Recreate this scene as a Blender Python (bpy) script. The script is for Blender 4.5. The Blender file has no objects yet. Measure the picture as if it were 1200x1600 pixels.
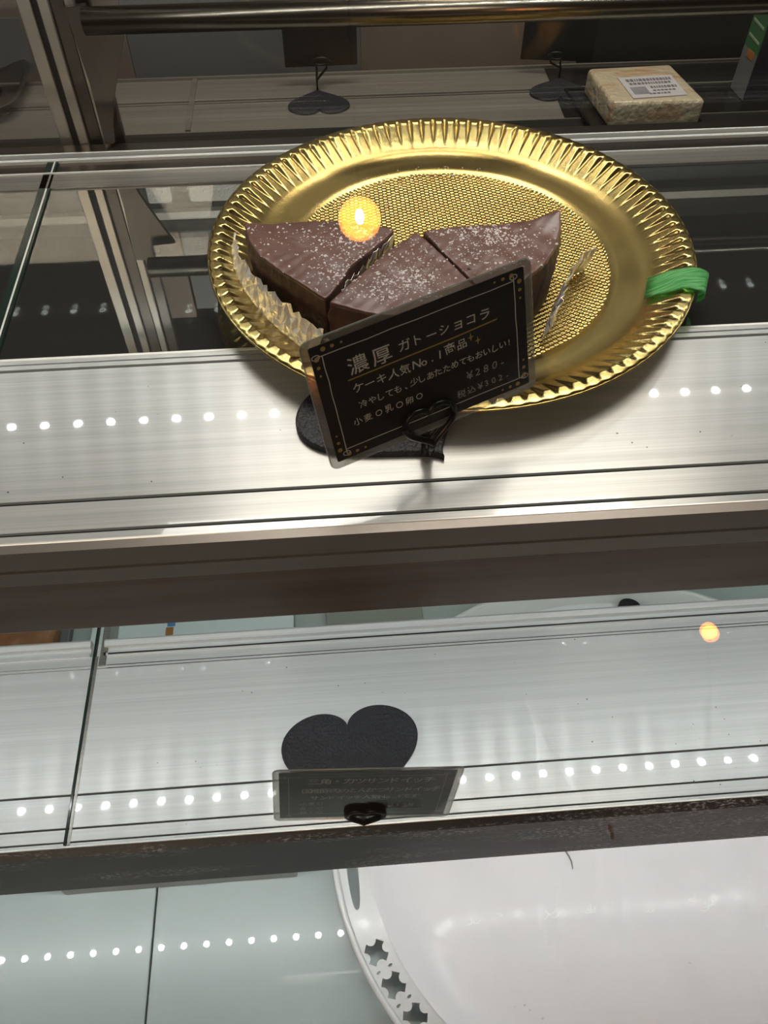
import bpy, bmesh, math, random
from mathutils import Vector, Matrix
random.seed(11)
R = math.radians
scene = bpy.context.scene

# ------------------------------------------------------------------ camera
# all positions below are measured from the camera: X right, Y into the case, Z up; EYE lifts them to the room floor
EYE = 1.40
F_PX, PITCH, YAW = 1290.0, R(52.4), R(4.2)
cam_data = bpy.data.cameras.new('camera')
cam = bpy.data.objects.new('camera', cam_data)
scene.collection.objects.link(cam)
cam.location = (0, 0, EYE)
cam.rotation_euler = (R(90) - PITCH, 0, -YAW)
cam_data.sensor_fit = 'VERTICAL'
cam_data.sensor_height = 32.0
cam_data.lens = F_PX / 1600 * 32.0
cam_data.clip_start = 0.01
scene.camera = cam
_fw = Vector((math.sin(YAW) * math.cos(PITCH), math.cos(YAW) * math.cos(PITCH), -math.sin(PITCH)))
_rt = Vector((math.cos(YAW), -math.sin(YAW), 0))
_up = _rt.cross(_fw)

# ------------------------------------------------------------------ world, exposure
world = bpy.data.worlds.new('world')
scene.world = world
world.use_nodes = True
world.node_tree.nodes['Background'].inputs[0].default_value = (0.62, 0.52, 0.45, 1)
world.node_tree.nodes['Background'].inputs[1].default_value = 0.05
vs = scene.view_settings
vs.view_transform = 'Standard'
vs.look = 'None'
vs.gamma = 1
vs.exposure = 0.0
vs.use_curve_mapping = False
scene.cycles.use_denoising = True
scene.cycles.max_bounces = 14
scene.cycles.transparent_max_bounces = 24
scene.cycles.sample_clamp_indirect = 8
LED_STRENGTH = 175.0
ROOM_WATTS = 22.0

def area_light(name, loc, rot, sx, sy, power, color):
    d = bpy.data.lights.new(name, 'AREA')
    d.shape = 'RECTANGLE'; d.size = sx; d.size_y = sy; d.energy = power; d.color = color
    o = bpy.data.objects.new(name, d)
    scene.collection.objects.link(o)
    o.location = (loc[0], loc[1], loc[2] + EYE); o.rotation_euler = rot
    return o
# dim warm ceiling light of the shop, plus an added fill lamp brightening the far shelf and partition
area_light('shop_ceiling_light', (0.3, 1.0, 1.15), (0, 0, 0), 1.2, 0.6, ROOM_WATTS, (1.0, 0.86, 0.72))
area_light('far_fill_light', (0.1, 0.95, 0.62), (R(35), 0, 0), 0.9, 0.12, 5, (1.0, 0.95, 0.88))
area_light('shop_front_light', (-0.9, -1.6, 1.15), (0, 0, 0), 0.9, 0.5, 16, (1.0, 0.8, 0.62))

# ------------------------------------------------------------------ helpers
S1, S2, S3, SB = -0.32, -0.56, -0.82, -0.58      # upper shelf, lower shelf, case deck, far counter
JX = -0.196                                       # joint between the case modules
X0, X1 = -0.95, 1.15

def ray(u, v):
    return _rt * ((u - 600) / F_PX) + _up * (-(v - 800) / F_PX) + _fw
def onz(u, v, z):
    d = ray(u, v); return d * (z / d.z)
def ony(u, v, y):
    d = ray(u, v); return d * (y / d.y)

def link(name, bm, mat, parent=None, smooth=False):
    for v in bm.verts:
        v.co.z += EYE
    off = Vector((0, 0, 0))
    p = parent
    while p is not None:
        off += p.location; p = p.parent
    for v in bm.verts:
        v.co -= off
    me = bpy.data.meshes.new(name)
    if smooth:
        for f in bm.faces: f.smooth = True
    bm.normal_update()
    bm.to_mesh(me); bm.free()
    if mat: me.materials.append(mat)
    o = bpy.data.objects.new(name, me)
    scene.collection.objects.link(o)
    o.parent = parent
    return o

def tag(o, label=None, cat=None, group=None, kind=None):
    if label: o['label'] = label
    if cat: o['category'] = cat
    if group: o['group'] = group
    if kind: o['kind'] = kind
    return o

def thing(name, label, cat, loc=(0, 0, 0), group=None):
    o = bpy.data.objects.new(name, None)
    scene.collection.objects.link(o)
    o.location = (loc[0], loc[1], loc[2] + EYE)
    o.empty_display_size = 0.02
    return tag(o, label, cat, group)

def box(bm, x0, x1, y0, y1, z0, z1):
    vs_ = [bm.verts.new((x, y, z)) for x in (x0, x1) for y in (y0, y1) for z in (z0, z1)]
    for f in ((0, 1, 3, 2), (4, 6, 7, 5), (0, 4, 5, 1), (2, 3, 7, 6), (0, 2, 6, 4), (1, 5, 7, 3)):
        bm.faces.new([vs_[i] for i in f])
    return vs_

def boxbm(x0, x1, y0, y1, z0, z1, bevel=0.0, seg=2):
    bm = bmesh.new(); box(bm, x0, x1, y0, y1, z0, z1)
    bmesh.ops.recalc_face_normals(bm, faces=bm.faces)
    if bevel:
        bmesh.ops.bevel(bm, geom=bm.edges[:], offset=bevel, segments=seg, affect='EDGES', profile=0.5)
    return bm

def extrude_x(profile, x0, x1):
    """closed YZ profile swept along X"""
    bm = bmesh.new()
    a = [bm.verts.new((x0, y, z)) for y, z in profile]
    b = [bm.verts.new((x1, y, z)) for y, z in profile]
    n = len(a)
    for i in range(n):
        bm.faces.new((a[i], a[(i + 1) % n], b[(i + 1) % n], b[i]))
    bm.faces.new(a); bm.faces.new(b[::-1])
    bmesh.ops.recalc_face_normals(bm, faces=bm.faces)
    return bm

def tube(bm, pts, r, n=10, closed=False):
    pts = [Vector(p) for p in pts]
    rings = []
    N = len(pts)
    up = Vector((0.13, 0.31, 1)).normalized()
    for i, p in enumerate(pts):
        if closed: t = pts[(i + 1) % N] - pts[i - 1]
        else: t = pts[min(i + 1, N - 1)] - pts[max(i - 1, 0)]
        t.normalize()
        s = t.cross(up)
        if s.length < 1e-4: s = t.cross(Vector((1, 0, 0)))
        s.normalize(); w = s.cross(t)
        rad = r[i] if isinstance(r, (list, tuple)) else r
        rings.append([bm.verts.new(p + (s * math.cos(2 * math.pi * k / n) + w * math.sin(2 * math.pi * k / n)) * rad) for k in range(n)])
    for i in range(N if closed else N - 1):
        a, b = rings[i], rings[(i + 1) % N]
        for k in range(n):
            bm.faces.new((a[k], a[(k + 1) % n], b[(k + 1) % n], b[k]))
    if not closed:
        bm.faces.new(rings[0][::-1]); bm.faces.new(rings[-1])

# ------------------------------------------------------------------ materials
MATS = {}
def new_mat(name):
    m = bpy.data.materials.new(name); m.use_nodes = True
    nt = m.node_tree
    b = nt.nodes['Principled BSDF']
    MATS[name] = m
    return m, nt, b

def pbr(name, col, rough=0.5, metal=0.0, spec=0.5, coat=0.0, coat_rough=0.05, alpha=None, bump=None, colvar=None, emit=None):
    m, nt, b = new_mat(name)
    b.inputs['Base Color'].default_value = (*col, 1)
    b.inputs['Roughness'].default_value = rough
    b.inputs['Metallic'].default_value = metal
    b.inputs['Specular IOR Level'].default_value = spec
    b.inputs['Coat Weight'].default_value = coat
    b.inputs['Coat Roughness'].default_value = coat_rough
    tc = nt.nodes.new('ShaderNodeTexCoord')
    if colvar:        # (scale xyz, colour2, lo, hi)
        sc, c2, lo, hi = colvar
        mp = nt.nodes.new('ShaderNodeMapping'); mp.inputs['Scale'].default_value = sc
        nz = nt.nodes.new('ShaderNodeTexNoise'); nz.inputs['Scale'].default_value = 1.0; nz.inputs['Detail'].default_value = 6
        mr = nt.nodes.new('ShaderNodeMapRange'); mr.inputs['From Min'].default_value = lo; mr.inputs['From Max'].default_value = hi
        mx = nt.nodes.new('ShaderNodeMix'); mx.data_type = 'RGBA'
        mx.inputs[6].default_value = (*col, 1); mx.inputs[7].default_value = (*c2, 1)
        nt.links.new(tc.outputs['Object'], mp.inputs[0]); nt.links.new(mp.outputs[0], nz.inputs['Vector'])
        nt.links.new(nz.outputs[0], mr.inputs[0]); nt.links.new(mr.outputs[0], mx.inputs[0])
        nt.links.new(mx.outputs[2], b.inputs['Base Color'])
    if bump:          # (scale xyz, strength, distance)
        sc, st, ds = bump
        mp = nt.nodes.new('ShaderNodeMapping'); mp.inputs['Scale'].default_value = sc
        nz = nt.nodes.new('ShaderNodeTexNoise'); nz.inputs['Scale'].default_value = 1.0; nz.inputs['Detail'].default_value = 4
        bp = nt.nodes.new('ShaderNodeBump'); bp.inputs['Strength'].default_value = st; bp.inputs['Distance'].default_value = ds
        nt.links.new(tc.outputs['Object'], mp.inputs[0]); nt.links.new(mp.outputs[0], nz.inputs['Vector'])
        nt.links.new(nz.outputs[0], bp.inputs['Height']); nt.links.new(bp.outputs[0], b.inputs['Normal'])
    if emit:
        b.inputs['Emission Color'].default_value = (*emit[0], 1); b.inputs['Emission Strength'].default_value = emit[1]
    return m

def glassy(name, tint, refl_col, ior=1.5, rough=0.0, boost=1.0, base=0.0, haze=0.0):
    """flat pane: Fresnel mix of tinted see-through and mirror reflection"""
    m = bpy.data.materials.new(name); m.use_nodes = True
    nt = m.node_tree
    for n in list(nt.nodes):
        if n.type != 'OUTPUT_MATERIAL': nt.nodes.remove(n)
    out = nt.nodes['Material Output']
    tr = nt.nodes.new('ShaderNodeBsdfTransparent'); tr.inputs[0].default_value = (*tint, 1)
    gl = nt.nodes.new('ShaderNodeBsdfGlossy'); gl.inputs['Color'].default_value = (*refl_col, 1); gl.inputs['Roughness'].default_value = rough
    fr = nt.nodes.new('ShaderNodeFresnel')
    ge = nt.nodes.new('ShaderNodeNewGeometry'); sw = nt.nodes.new('ShaderNodeMapRange')      # same Fresnel curve on both faces of the pane
    sw.inputs['To Min'].default_value = ior; sw.inputs['To Max'].default_value = 1 / ior
    nt.links.new(ge.outputs['Backfacing'], sw.inputs[0]); nt.links.new(sw.outputs[0], fr.inputs[0])
    ma = nt.nodes.new('ShaderNodeMath'); ma.operation = 'MULTIPLY_ADD'; ma.use_clamp = True
    ma.inputs[1].default_value = boost; ma.inputs[2].default_value = base
    mx = nt.nodes.new('ShaderNodeMixShader')
    nt.links.new(fr.outputs[0], ma.inputs[0]); nt.links.new(ma.outputs[0], mx.inputs[0])
    src = tr
    if haze:
        df = nt.nodes.new('ShaderNodeBsdfDiffuse'); df.inputs[0].default_value = (0.75, 0.78, 0.76, 1)
        m0 = nt.nodes.new('ShaderNodeMixShader'); m0.inputs[0].default_value = haze
        nt.links.new(tr.outputs[0], m0.inputs[1]); nt.links.new(df.outputs[0], m0.inputs[2]); src = m0
    nt.links.new(src.outputs[0], mx.inputs[1]); nt.links.new(gl.outputs[0], mx.inputs[2]); nt.links.new(mx.outputs[0], out.inputs[0])
    return m

def brushed(name, col, col2, metal, rough, aniso, coat, fine=900, coarse=160):
    """aluminium extrusion brushed along X"""
    m, nt, b = new_mat(name)
    tc = nt.nodes.new('ShaderNodeTexCoord')
    def streak(sx, sy, det):
        mp = nt.nodes.new('ShaderNodeMapping'); mp.inputs['Scale'].default_value = (sx, sy, sy)
        nz = nt.nodes.new('ShaderNodeTexNoise'); nz.inputs['Scale'].default_value = 1; nz.inputs['Detail'].default_value = det
        nt.links.new(tc.outputs['Object'], mp.inputs[0]); nt.links.new(mp.outputs[0], nz.inputs['Vector'])
        return nz
    a = streak(5.0, fine, 3); c = streak(1.2, coarse, 3)
    ad = nt.nodes.new('ShaderNodeMath'); ad.operation = 'ADD'
    nt.links.new(a.outputs[0], ad.inputs[0]); nt.links.new(c.outputs[0], ad.inputs[1])
    mr = nt.nodes.new('ShaderNodeMapRange'); mr.inputs['From Min'].default_value = 0.75; mr.inputs['From Max'].default_value = 1.25
    nt.links.new(ad.outputs[0], mr.inputs[0])
    mx = nt.nodes.new('ShaderNodeMix'); mx.data_type = 'RGBA'
    mx.inputs[6].default_value = (*col, 1); mx.inputs[7].default_value = (*col2, 1)
    nt.links.new(mr.outputs[0], mx.inputs[0]); nt.links.new(mx.outputs[2], b.inputs['Base Color'])
    bp = nt.nodes.new('ShaderNodeBump'); bp.inputs['Strength'].default_value = 0.10; bp.inputs['Distance'].default_value = 0.00003
    nt.links.new(a.outputs[0], bp.inputs['Height']); nt.links.new(bp.outputs[0], b.inputs['Normal'])
    b.inputs['Metallic'].default_value = metal
    b.inputs['Roughness'].default_value = rough
    b.inputs['Anisotropic'].default_value = aniso
    tg = nt.nodes.new('ShaderNodeCombineXYZ'); tg.inputs[1].default_value = 1.0
    nt.links.new(tg.outputs[0], b.inputs['Tangent'])
    b.inputs['Coat Weight'].default_value = coat
    b.inputs['Coat Roughness'].default_value = 0.03
    return m

M_alu = brushed('brushed_aluminium', (0.47, 0.495, 0.50), (0.58, 0.605, 0.61), 0.38, 0.29, 0.90, 0.75)
M_alu_low = brushed('brushed_aluminium_pale', (0.63, 0.65, 0.65), (0.74, 0.755, 0.755), 0.36, 0.29, 0.90, 0.75)
M_alu_dull = brushed('dull_aluminium', (0.30, 0.29, 0.27), (0.40, 0.39, 0.36), 0.8, 0.35, 0.5, 0.0)
M_edge = pbr('polished_edge', (0.88, 0.89, 0.86), 0.3, 0.35)
M_groove = pbr('dark_channel', (0.05, 0.05, 0.05), 0.6)
M_steel = pbr('stainless', (0.46, 0.43, 0.38), 0.28, 0.75, bump=((60, 60, 3), 0.1, 0.001))
M_tube = pbr('tube_steel', (0.20, 0.175, 0.14), 0.24, 1.0)
M_steel_dark = pbr('stainless_dark', (0.13, 0.12, 0.11), 0.32, 1.0)
M_rubber = pbr('black_rubber', (0.008, 0.008, 0.008), 0.6)
M_fascia1 = pbr('brown_laminate', (0.11, 0.072, 0.056), 0.22, 0.0, 0.6, colvar=((3, 90, 90), (0.16, 0.12, 0.10), 0.35, 0.7))
M_fascia_grey = pbr('grey_rail', (0.24, 0.225, 0.21), 0.35, 0.4)

def worn_black():
    m, nt, b = new_mat('worn_black_rail')
    tc = nt.nodes.new('ShaderNodeTexCoord')
    mp = nt.nodes.new('ShaderNodeMapping'); mp.inputs['Scale'].default_value = (260, 900, 900)
    n1 = nt.nodes.new('ShaderNodeTexNoise'); n1.inputs['Scale'].default_value = 1; n1.inputs['Detail'].default_value = 8; n1.inputs['Roughness'].default_value = 0.7
    mp2 = nt.nodes.new('ShaderNodeMapping'); mp2.inputs['Scale'].default_value = (7, 60, 38); mp2.inputs['Location'].default_value = (3.1, 0, 0.4)
    n2 = nt.nodes.new('ShaderNodeTexNoise'); n2.inputs['Scale'].default_value = 1; n2.inputs['Detail'].default_value = 3
    sx = nt.nodes.new('ShaderNodeSeparateXYZ')
    mrx = nt.nodes.new('ShaderNodeMapRange'); mrx.inputs['From Min'].default_value = -0.15; mrx.inputs['From Max'].default_value = 0.30
    mrx.inputs['To Min'].default_value = -0.10; mrx.inputs['To Max'].default_value = 0.10
    a = nt.nodes.new('ShaderNodeMath'); a.operation = 'ADD'
    r1 = nt.nodes.new('ShaderNodeMapRange'); r1.inputs['From Min'].default_value = 0.45; r1.inputs['From Max'].default_value = 0.62
    r2 = nt.nodes.new('ShaderNodeMapRange'); r2.inputs['From Min'].default_value = 0.52; r2.inputs['From Max'].default_value = 0.60
    mu = nt.nodes.new('ShaderNodeMath'); mu.operation = 'MULTIPLY'
    mx = nt.nodes.new('ShaderNodeMix'); mx.data_type = 'RGBA'
    mx.inputs[6].default_value = (0.022, 0.017, 0.016, 1); mx.inputs[7].default_value = (0.55, 0.50, 0.50, 1)
    L = nt.links.new
    L(tc.outputs['Object'], mp.inputs[0]); L(mp.outputs[0], n1.inputs['Vector'])
    L(tc.outputs['Object'], mp2.inputs[0]); L(mp2.outputs[0], n2.inputs['Vector'])
    L(tc.outputs['Object'], sx.inputs[0]); L(sx.outputs[0], mrx.inputs[0])
    L(n2.outputs[0], a.inputs[0]); L(mrx.outputs[0], a.inputs[1]); L(a.outputs[0], r1.inputs[0])
    L(n1.outputs[0], r2.inputs[0]); L(r1.outputs[0], mu.inputs[0]); L(r2.outputs[0], mu.inputs[1])
    L(mu.outputs[0], mx.inputs[0]); L(mx.outputs[2], b.inputs['Base Color'])
    b.inputs['Roughness'].default_value = 0.42
    return m
M_fascia2 = worn_black()

M_glass = glassy('clear_glass', (0.975, 0.985, 0.98), (1, 1, 1), 1.45, 0.0, 1.0, haze=0.0015)
M_glass_door = glassy('door_glass', (0.90, 0.90, 0.88), (1, 1, 1), 1.45, 0.0, 0.8, haze=0.01)
M_glass_shelf = glassy('smoked_shelf_glass', (0.30, 0.31, 0.31), (0.93, 0.96, 0.94), 1.5, 0.012, 1.9, 0.22, haze=0.03)
M_glass_low = glassy('shelf_glass', (0.93, 0.97, 0.96), (1, 1, 1), 1.45, 0.0, 0.7)
M_glass_edge = pbr('glass_edge', (0.015, 0.03, 0.025), 0.08, 0.0, 0.8)
M_deck = pbr('pale_green_deck', (0.46, 0.53, 0.535), 0.28, 0.0, 0.5, coat=1.0, coat_rough=0.02, colvar=((9, 5, 9), (0.49, 0.555, 0.56), 0.3, 0.7))
M_led = pbr('led', (1, 1, 1), 0.5, emit=((0.97, 1.0, 0.98), LED_STRENGTH))
M_led_low = pbr('led_bright', (1, 1, 1), 0.5, emit=((0.97, 1.0, 0.98), LED_STRENGTH * 1.35))
M_led_pcb = pbr('led_board', (0.7, 0.7, 0.68), 0.4)

# ------------------------------------------------------------------ the room around the case
M_wall = pbr('shop_wall', (0.10, 0.085, 0.075), 0.8, colvar=((2, 2, 2), (0.13, 0.11, 0.10), 0.3, 0.7))
M_floor = pbr('shop_floor', (0.09, 0.08, 0.075), 0.5, colvar=((6, 6, 6), (0.12, 0.11, 0.10), 0.3, 0.7))
M_ceil = pbr('shop_ceiling', (0.20, 0.18, 0.16), 0.9)
rx0, rx1, ry0, ry1, rz0, rz1 = -2.6, 2.9, -2.6, 3.0, -EYE, 1.25
for nm, b_, mt in (('floor', (rx0, rx1, ry0, ry1, rz0 - 0.05, rz0), M_floor), ('ceiling', (rx0, rx1, ry0, ry1, rz1, rz1 + 0.05), M_ceil),
                   ('wall_front', (rx0, rx1, ry0 - 0.05, ry0, rz0, rz1), M_wall), ('wall_back', (rx0, rx1, ry1, ry1 + 0.05, rz0, rz1), M_wall),
                   ('wall_left', (rx0 - 0.05, rx0, ry0, ry1, rz0, rz1), M_wall), ('wall_right', (rx1, rx1 + 0.05, ry0, ry1, rz0, rz1), M_wall)):
    tag(link(nm, boxbm(*b_), mt), kind='structure')

# ------------------------------------------------------------------ display case: plinth and deck
pl = thing('case_base', 'dark lower cabinet of the display case under the pale deck', 'cabinet', (0, 0.3, -EYE))
link('plinth', boxbm(X0, X1, -0.085, 0.60, -EYE, S3 - 0.012, 0.003), M_steel_dark, pl)
for a, b_, lb in ((X0, JX - 0.0009, 'pale green glass deck panel left of the floor joint'), (JX + 0.0009, X1, 'pale green glass deck panel under the white tray, right of the joint')):
    tag(link('deck_panel', boxbm(a, b_, -0.080, 0.60, S3 - 0.0115, S3, 0.0006, 1), M_deck), lb, 'panel')

# ------------------------------------------------------------------ shelves
def plank(top, y0, y1, grooves, thick=0.006):
    """YZ outline of an extruded board: grooves = [(y, width, depth)] from front to back"""
    p = [(y0, top)]
    for gy, w, d in grooves:
        p += [(gy - w / 2, top), (gy - w / 2 + 0.0002, top - d), (gy + w / 2 - 0.0002, top - d), (gy + w / 2, top)]
    p += [(y1, top), (y1, top - thick), (y0, top - thick)]
    return p

up_shelf = thing('display_shelf', 'upper shelf of brushed aluminium and smoked glass holding the gold platter', 'shelf', (0, 0.4, S1))
g1 = [(0.2448, 0.0022, 0.003), (0.2640, 0.0024, 0.003), (0.3605, 0.0022, 0.003), (0.3655, 0.0012, 0.0025)]
for a, b_ in ((X0, JX - 0.0005), (JX + 0.0005, X1)):
    link('aluminium_board', extrude_x(plank(S1, 0.2392, 0.3690, g1), a, b_), M_alu, up_shelf)
for gy, w, d in g1[:3]:
    link('groove_lining', boxbm(X0, X1, gy - w / 2, gy + w / 2, S1 - d - 0.0012, S1 - d + 0.0012), M_groove, up_shelf)
link('front_rail', extrude_x([(0.2390, S1 + 0.0004), (0.2340, S1 - 0.0006), (0.2336, S1 - 0.0145), (0.2350, S1 - 0.0150), (0.2350, S1 - 0.0162), (0.2336, S1 - 0.0167),
                              (0.2336, S1 - 0.0255), (0.2352, S1 - 0.0262), (0.2352, S1 - 0.030), (0.2390, S1 - 0.030)], X0, X1), M_fascia_grey, up_shelf)
link('rail_edge', boxbm(X0, X1, 0.2384, 0.2397, S1 - 0.0008, S1 + 0.0006, 0.0003, 1), M_edge, up_shelf)
link('brown_fascia', boxbm(X0, X1, 0.2360, 0.2420, S1 - 0.0765, S1 - 0.0295, 0.0008, 2), M_fascia1, up_shelf)
link('panel_joint', boxbm(JX - 0.0001, JX + 0.0016, 0.372, 0.585, S1 - 0.008, S1 + 0.0004), M_glass_edge, up_shelf)
for a, b_ in ((X0, JX - 0.0061), (JX + 0.0017, X1)):
    link('glass_panel', boxbm(a, b_, 0.3695, 0.5480, S1 - 0.008, S1 - 0.0010, 0.0006, 1), M_glass_shelf, up_shelf)
    for yy in (0.3700,):
        link('glass_trim', boxbm(a, b_, 0.3688, 0.3712, S1 - 0.0015, S1 + 0.0002, 0.0003, 1), M_edge, up_shelf)
link('panel_joint', boxbm(JX - 0.0060, JX - 0.0015, 0.372, 0.585, S1 - 0.008, S1 + 0.0004), M_glass_edge, up_shelf)
link('panel_joint', boxbm(JX - 0.0014, JX - 0.0002, 0.372, 0.585, S1 - 0.008, S1 + 0.0002), M_edge, up_shelf)
# rear rail: grey strip, bright lips and dark running channels of the sliding doors
link('rear_strip', boxbm(X0, X1, 0.5480, 0.5655, S1 - 0.006, S1 + 0.0004), M_alu_dull, up_shelf)
link('rail_lip', boxbm(X0, X1, 0.5655, 0.5668, S1 - 0.004, S1 + 0.0016, 0.0004, 1), M_edge, up_shelf)
link('door_channel', boxbm(X0, X1, 0.5668, 0.5830, S1 - 0.006, S1 - 0.0012), M_steel_dark, up_shelf)
link('rail_lip', boxbm(X0, X1, 0.5830, 0.5858, S1 - 0.004, S1 + 0.0014, 0.0004, 1), M_edge, up_shelf)
link('door_channel', boxbm(X0, X1, 0.5858, 0.5908, S1 - 0.006, S1 - 0.0012), M_groove, up_shelf)
link('rail_lip', boxbm(X0, X1, 0.5908, 0.5920, S1 - 0.004, S1 + 0.0022, 0.0004, 1), M_edge, up_shelf)
link('rear_guard', boxbm(X0, X1, 0.5920, 0.6045, S1 - 0.05, S1 + 0.0012, 0.001, 2), M_steel_dark, up_shelf)

def led_strip(name, label, y, z, spacing, xa, xb, tilt=0.0, x_at=0.0, body=True, r=0.0032, grp=None, mat=None):
    t = thing(name, label, 'light', (0, y, z), grp)
    if body:
        t = link('led_board', boxbm(xa - 0.02, xb + 0.02, y - 0.006, y + 0.006, z + 0.0004, z + 0.0034), M_led_pcb, t)
    k0 = math.ceil((xa - x_at) / spacing); k1 = math.floor((xb - x_at) / spacing)
    for k in range(k0, k1 + 1):
        bm = bmesh.new()
        bmesh.ops.create_circle(bm, cap_ends=True, segments=10, radius=r, matrix=Matrix.Translation((x_at + k * spacing, y, z)))
        for f in bm.faces:
            if f.normal.z > 0: f.normal_flip()
        bmesh.ops.reverse_faces(bm, faces=[f for f in bm.faces if f.normal.z > 0])
        link('led_diode', bm, mat or M_led, t)
    return t
led_strip('led_strip', 'row of white LEDs tucked under the upper shelf behind its brown fascia', 0.258, S1 - 0.0615, 0.0245, -0.55, 0.85, x_at=-0.0815)
led_strip('led_strip', 'row of white LEDs tucked under the lower shelf behind its black rail', 0.1945, S2 - 0.054, 0.0250, -0.60, 0.70, x_at=-0.0347, mat=M_led_low)

low_shelf = thing('display_shelf', 'lower shelf of pale brushed aluminium with a black heart stand near its front', 'shelf', (0, 0.25, S2))
g2 = [(0.1730, 0.0012, 0.003), (0.1818, 0.0014, 0.003), (0.2040, 0.0016, 0.003), (0.2985, 0.0006, 0.002), (0.3010, 0.0006, 0.002)]
for a, b_ in ((X0, JX - 0.0006), (JX + 0.0006, X1)):
    link('aluminium_board', extrude_x(plank(S2, 0.1700, 0.3085, g2), a, b_), M_alu_low, low_shelf)
    link('rear_ridge', extrude_x([(0.3085, S2 - 0.005), (0.3085, S2 + 0.0012), (0.3110, S2 + 0.0012), (0.3114, S2 - 0.001), (0.3150, S2 - 0.001), (0.3156, S2 + 0.0026), (0.3200, S2 + 0.0034),
                                  (0.3215, S2 + 0.0026), (0.3215, S2 - 0.005)], a + (0.006 if a > X0 else 0), b_ - (0.003 if a == X0 else 0)), M_alu_low, low_shelf)
    link('glass_panel', boxbm(a, b_, 0.3216, 0.560, S2 - 0.006, S2, 0.0004, 1), M_glass_low, low_shelf)
for gy, w, d in g2[:3]:
    link('groove_lining', boxbm(X0, X1, gy - w / 2, gy + w / 2, S2 - d - 0.0012, S2 - d + 0.0016), M_groove, low_shelf)
for gy, w in ((0.2985, 0.0006), (0.3010, 0.0006), (0.3098, 0.0012), (0.3162, 0.0008)):
    link('groove_lining', boxbm(JX + 0.01, X1, gy - w / 2, gy + w / 2, S2 - 0.003, S2 + (0.0001 if gy < 0.305 else 0.0015)), M_steel_dark, low_shelf)
link('joint_strip', boxbm(JX - 0.0012, JX + 0.0003, 0.171, 0.56, S2 - 0.003, S2 + 0.0012), M_glass_edge, low_shelf)
link('joint_strip', boxbm(JX + 0.0010, JX + 0.0028, 0.171, 0.3085, S2 - 0.003, S2 + 0.0006), M_alu_dull, low_shelf)
link('shelf_bracket', boxbm(JX + 0.004, JX + 0.009, 0.300, 0.56, S2 - 0.02, S2 + 0.0012, 0.0004, 1), M_alu_dull, low_shelf)
link('black_front_rail', extrude_x([(0.1695, S2), (0.1640, S2 - 0.003), (0.1610, S2 - 0.068), (0.1640, S2 - 0.074), (0.1700, S2 - 0.074), (0.1700, S2)], X0, X1), M_fascia2, low_shelf)
link('rail_edge', boxbm(X0, X1, 0.1692, 0.1705, S2 - 0.001, S2 + 0.0008, 0.0003, 1), M_edge, low_shelf)

# specks of dirt on the boards and the rust spot on the black rail
rnd = random.Random(31)
for par, zz, ya, yb, cnt in ((up_shelf, S1, 0.27, 0.357, 26), (low_shelf, S2, 0.175, 0.300, 46)):
    bm = bmesh.new()
    for _ in range(cnt):
        bmesh.ops.create_circle(bm, cap_ends=True, segments=6, radius=rnd.uniform(0.0002, 0.0006), matrix=Matrix.Translation((rnd.uniform(-0.22, 0.34), rnd.uniform(ya, yb), zz + 0.00012)))
    tag(link('dirt_specks', bm, pbr('dirt', (0.10, 0.09, 0.08), 0.8), par), kind='stuff')
bm = bmesh.new()
for k in range(7):
    P = ony(952 + rnd.uniform(-4, 5) + k * 1.0, 1287 + k * 5, 0.1635)
    z = P.z; y = 0.1640 - (S2 - 0.003 - z) / 0.065 * 0.0030 - 0.0003
    P = ony(952 + k * 1.2, 1290 + k * 4, y)
    r_ = rnd.uniform(0.0008, 0.0018)
    bm.faces.new([bm.verts.new((P.x + r_ * math.cos(j) * rnd.uniform(.6, 1.2), y, P.z + 2.2 * r_ * math.sin(j))) for j in (0, 1, 2, 3, 4, 5)])
link('rust_spot', bm, pbr('rust', (0.22, 0.08, 0.035), 0.7), low_shelf)

# ------------------------------------------------------------------ top light strip and the steel tube before the rear doors
led_strip('led_strip', 'row of white LEDs along the top of the case over the gold platter', 0.535, -0.100, 0.0293, -0.62, 0.85, x_at=-0.061, r=0.0036)
tb = thing('steel_tube', 'round steel tube across the top in front of the sliding doors', 'tube', (0, 0.585, -0.234))
bm = bmesh.new(); tube(bm, [(-0.150, 0.585, -0.2275), (0.2, 0.585, -0.2275), (X1, 0.585, -0.2275)], 0.0082, 24)
link('tube_body', bm, M_tube, tb, True)

# shelf bracket plate hanging from the tube to the rear rail
br = thing('support_bracket', 'dark steel plate bracket between the light tube and the rear rail', 'bracket', tuple(ony(172, 220, 0.598)))
poly = [(100, 12), (132, 8), (150, 44), (196, 46), (186, 100), (179, 150), (177, 190), (180, 224), (164, 224), (140, 130)]
bm = bmesh.new()
fr_ = [bm.verts.new(ony(u, v, 0.600)) for u, v in poly]
bk_ = [bm.verts.new(ony(u, v, 0.600) + Vector((0, 0.004, 0))) for u, v in poly]
bm.faces.new(fr_); bm.faces.new(bk_[::-1])
for i in range(len(poly)):
    bm.faces.new((fr_[i], fr_[(i + 1) % len(poly)], bk_[(i + 1) % len(poly)], bk_[i]))
bmesh.ops.recalc_face_normals(bm, faces=bm.faces)
link('plate', bm, M_steel_dark, br)

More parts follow.
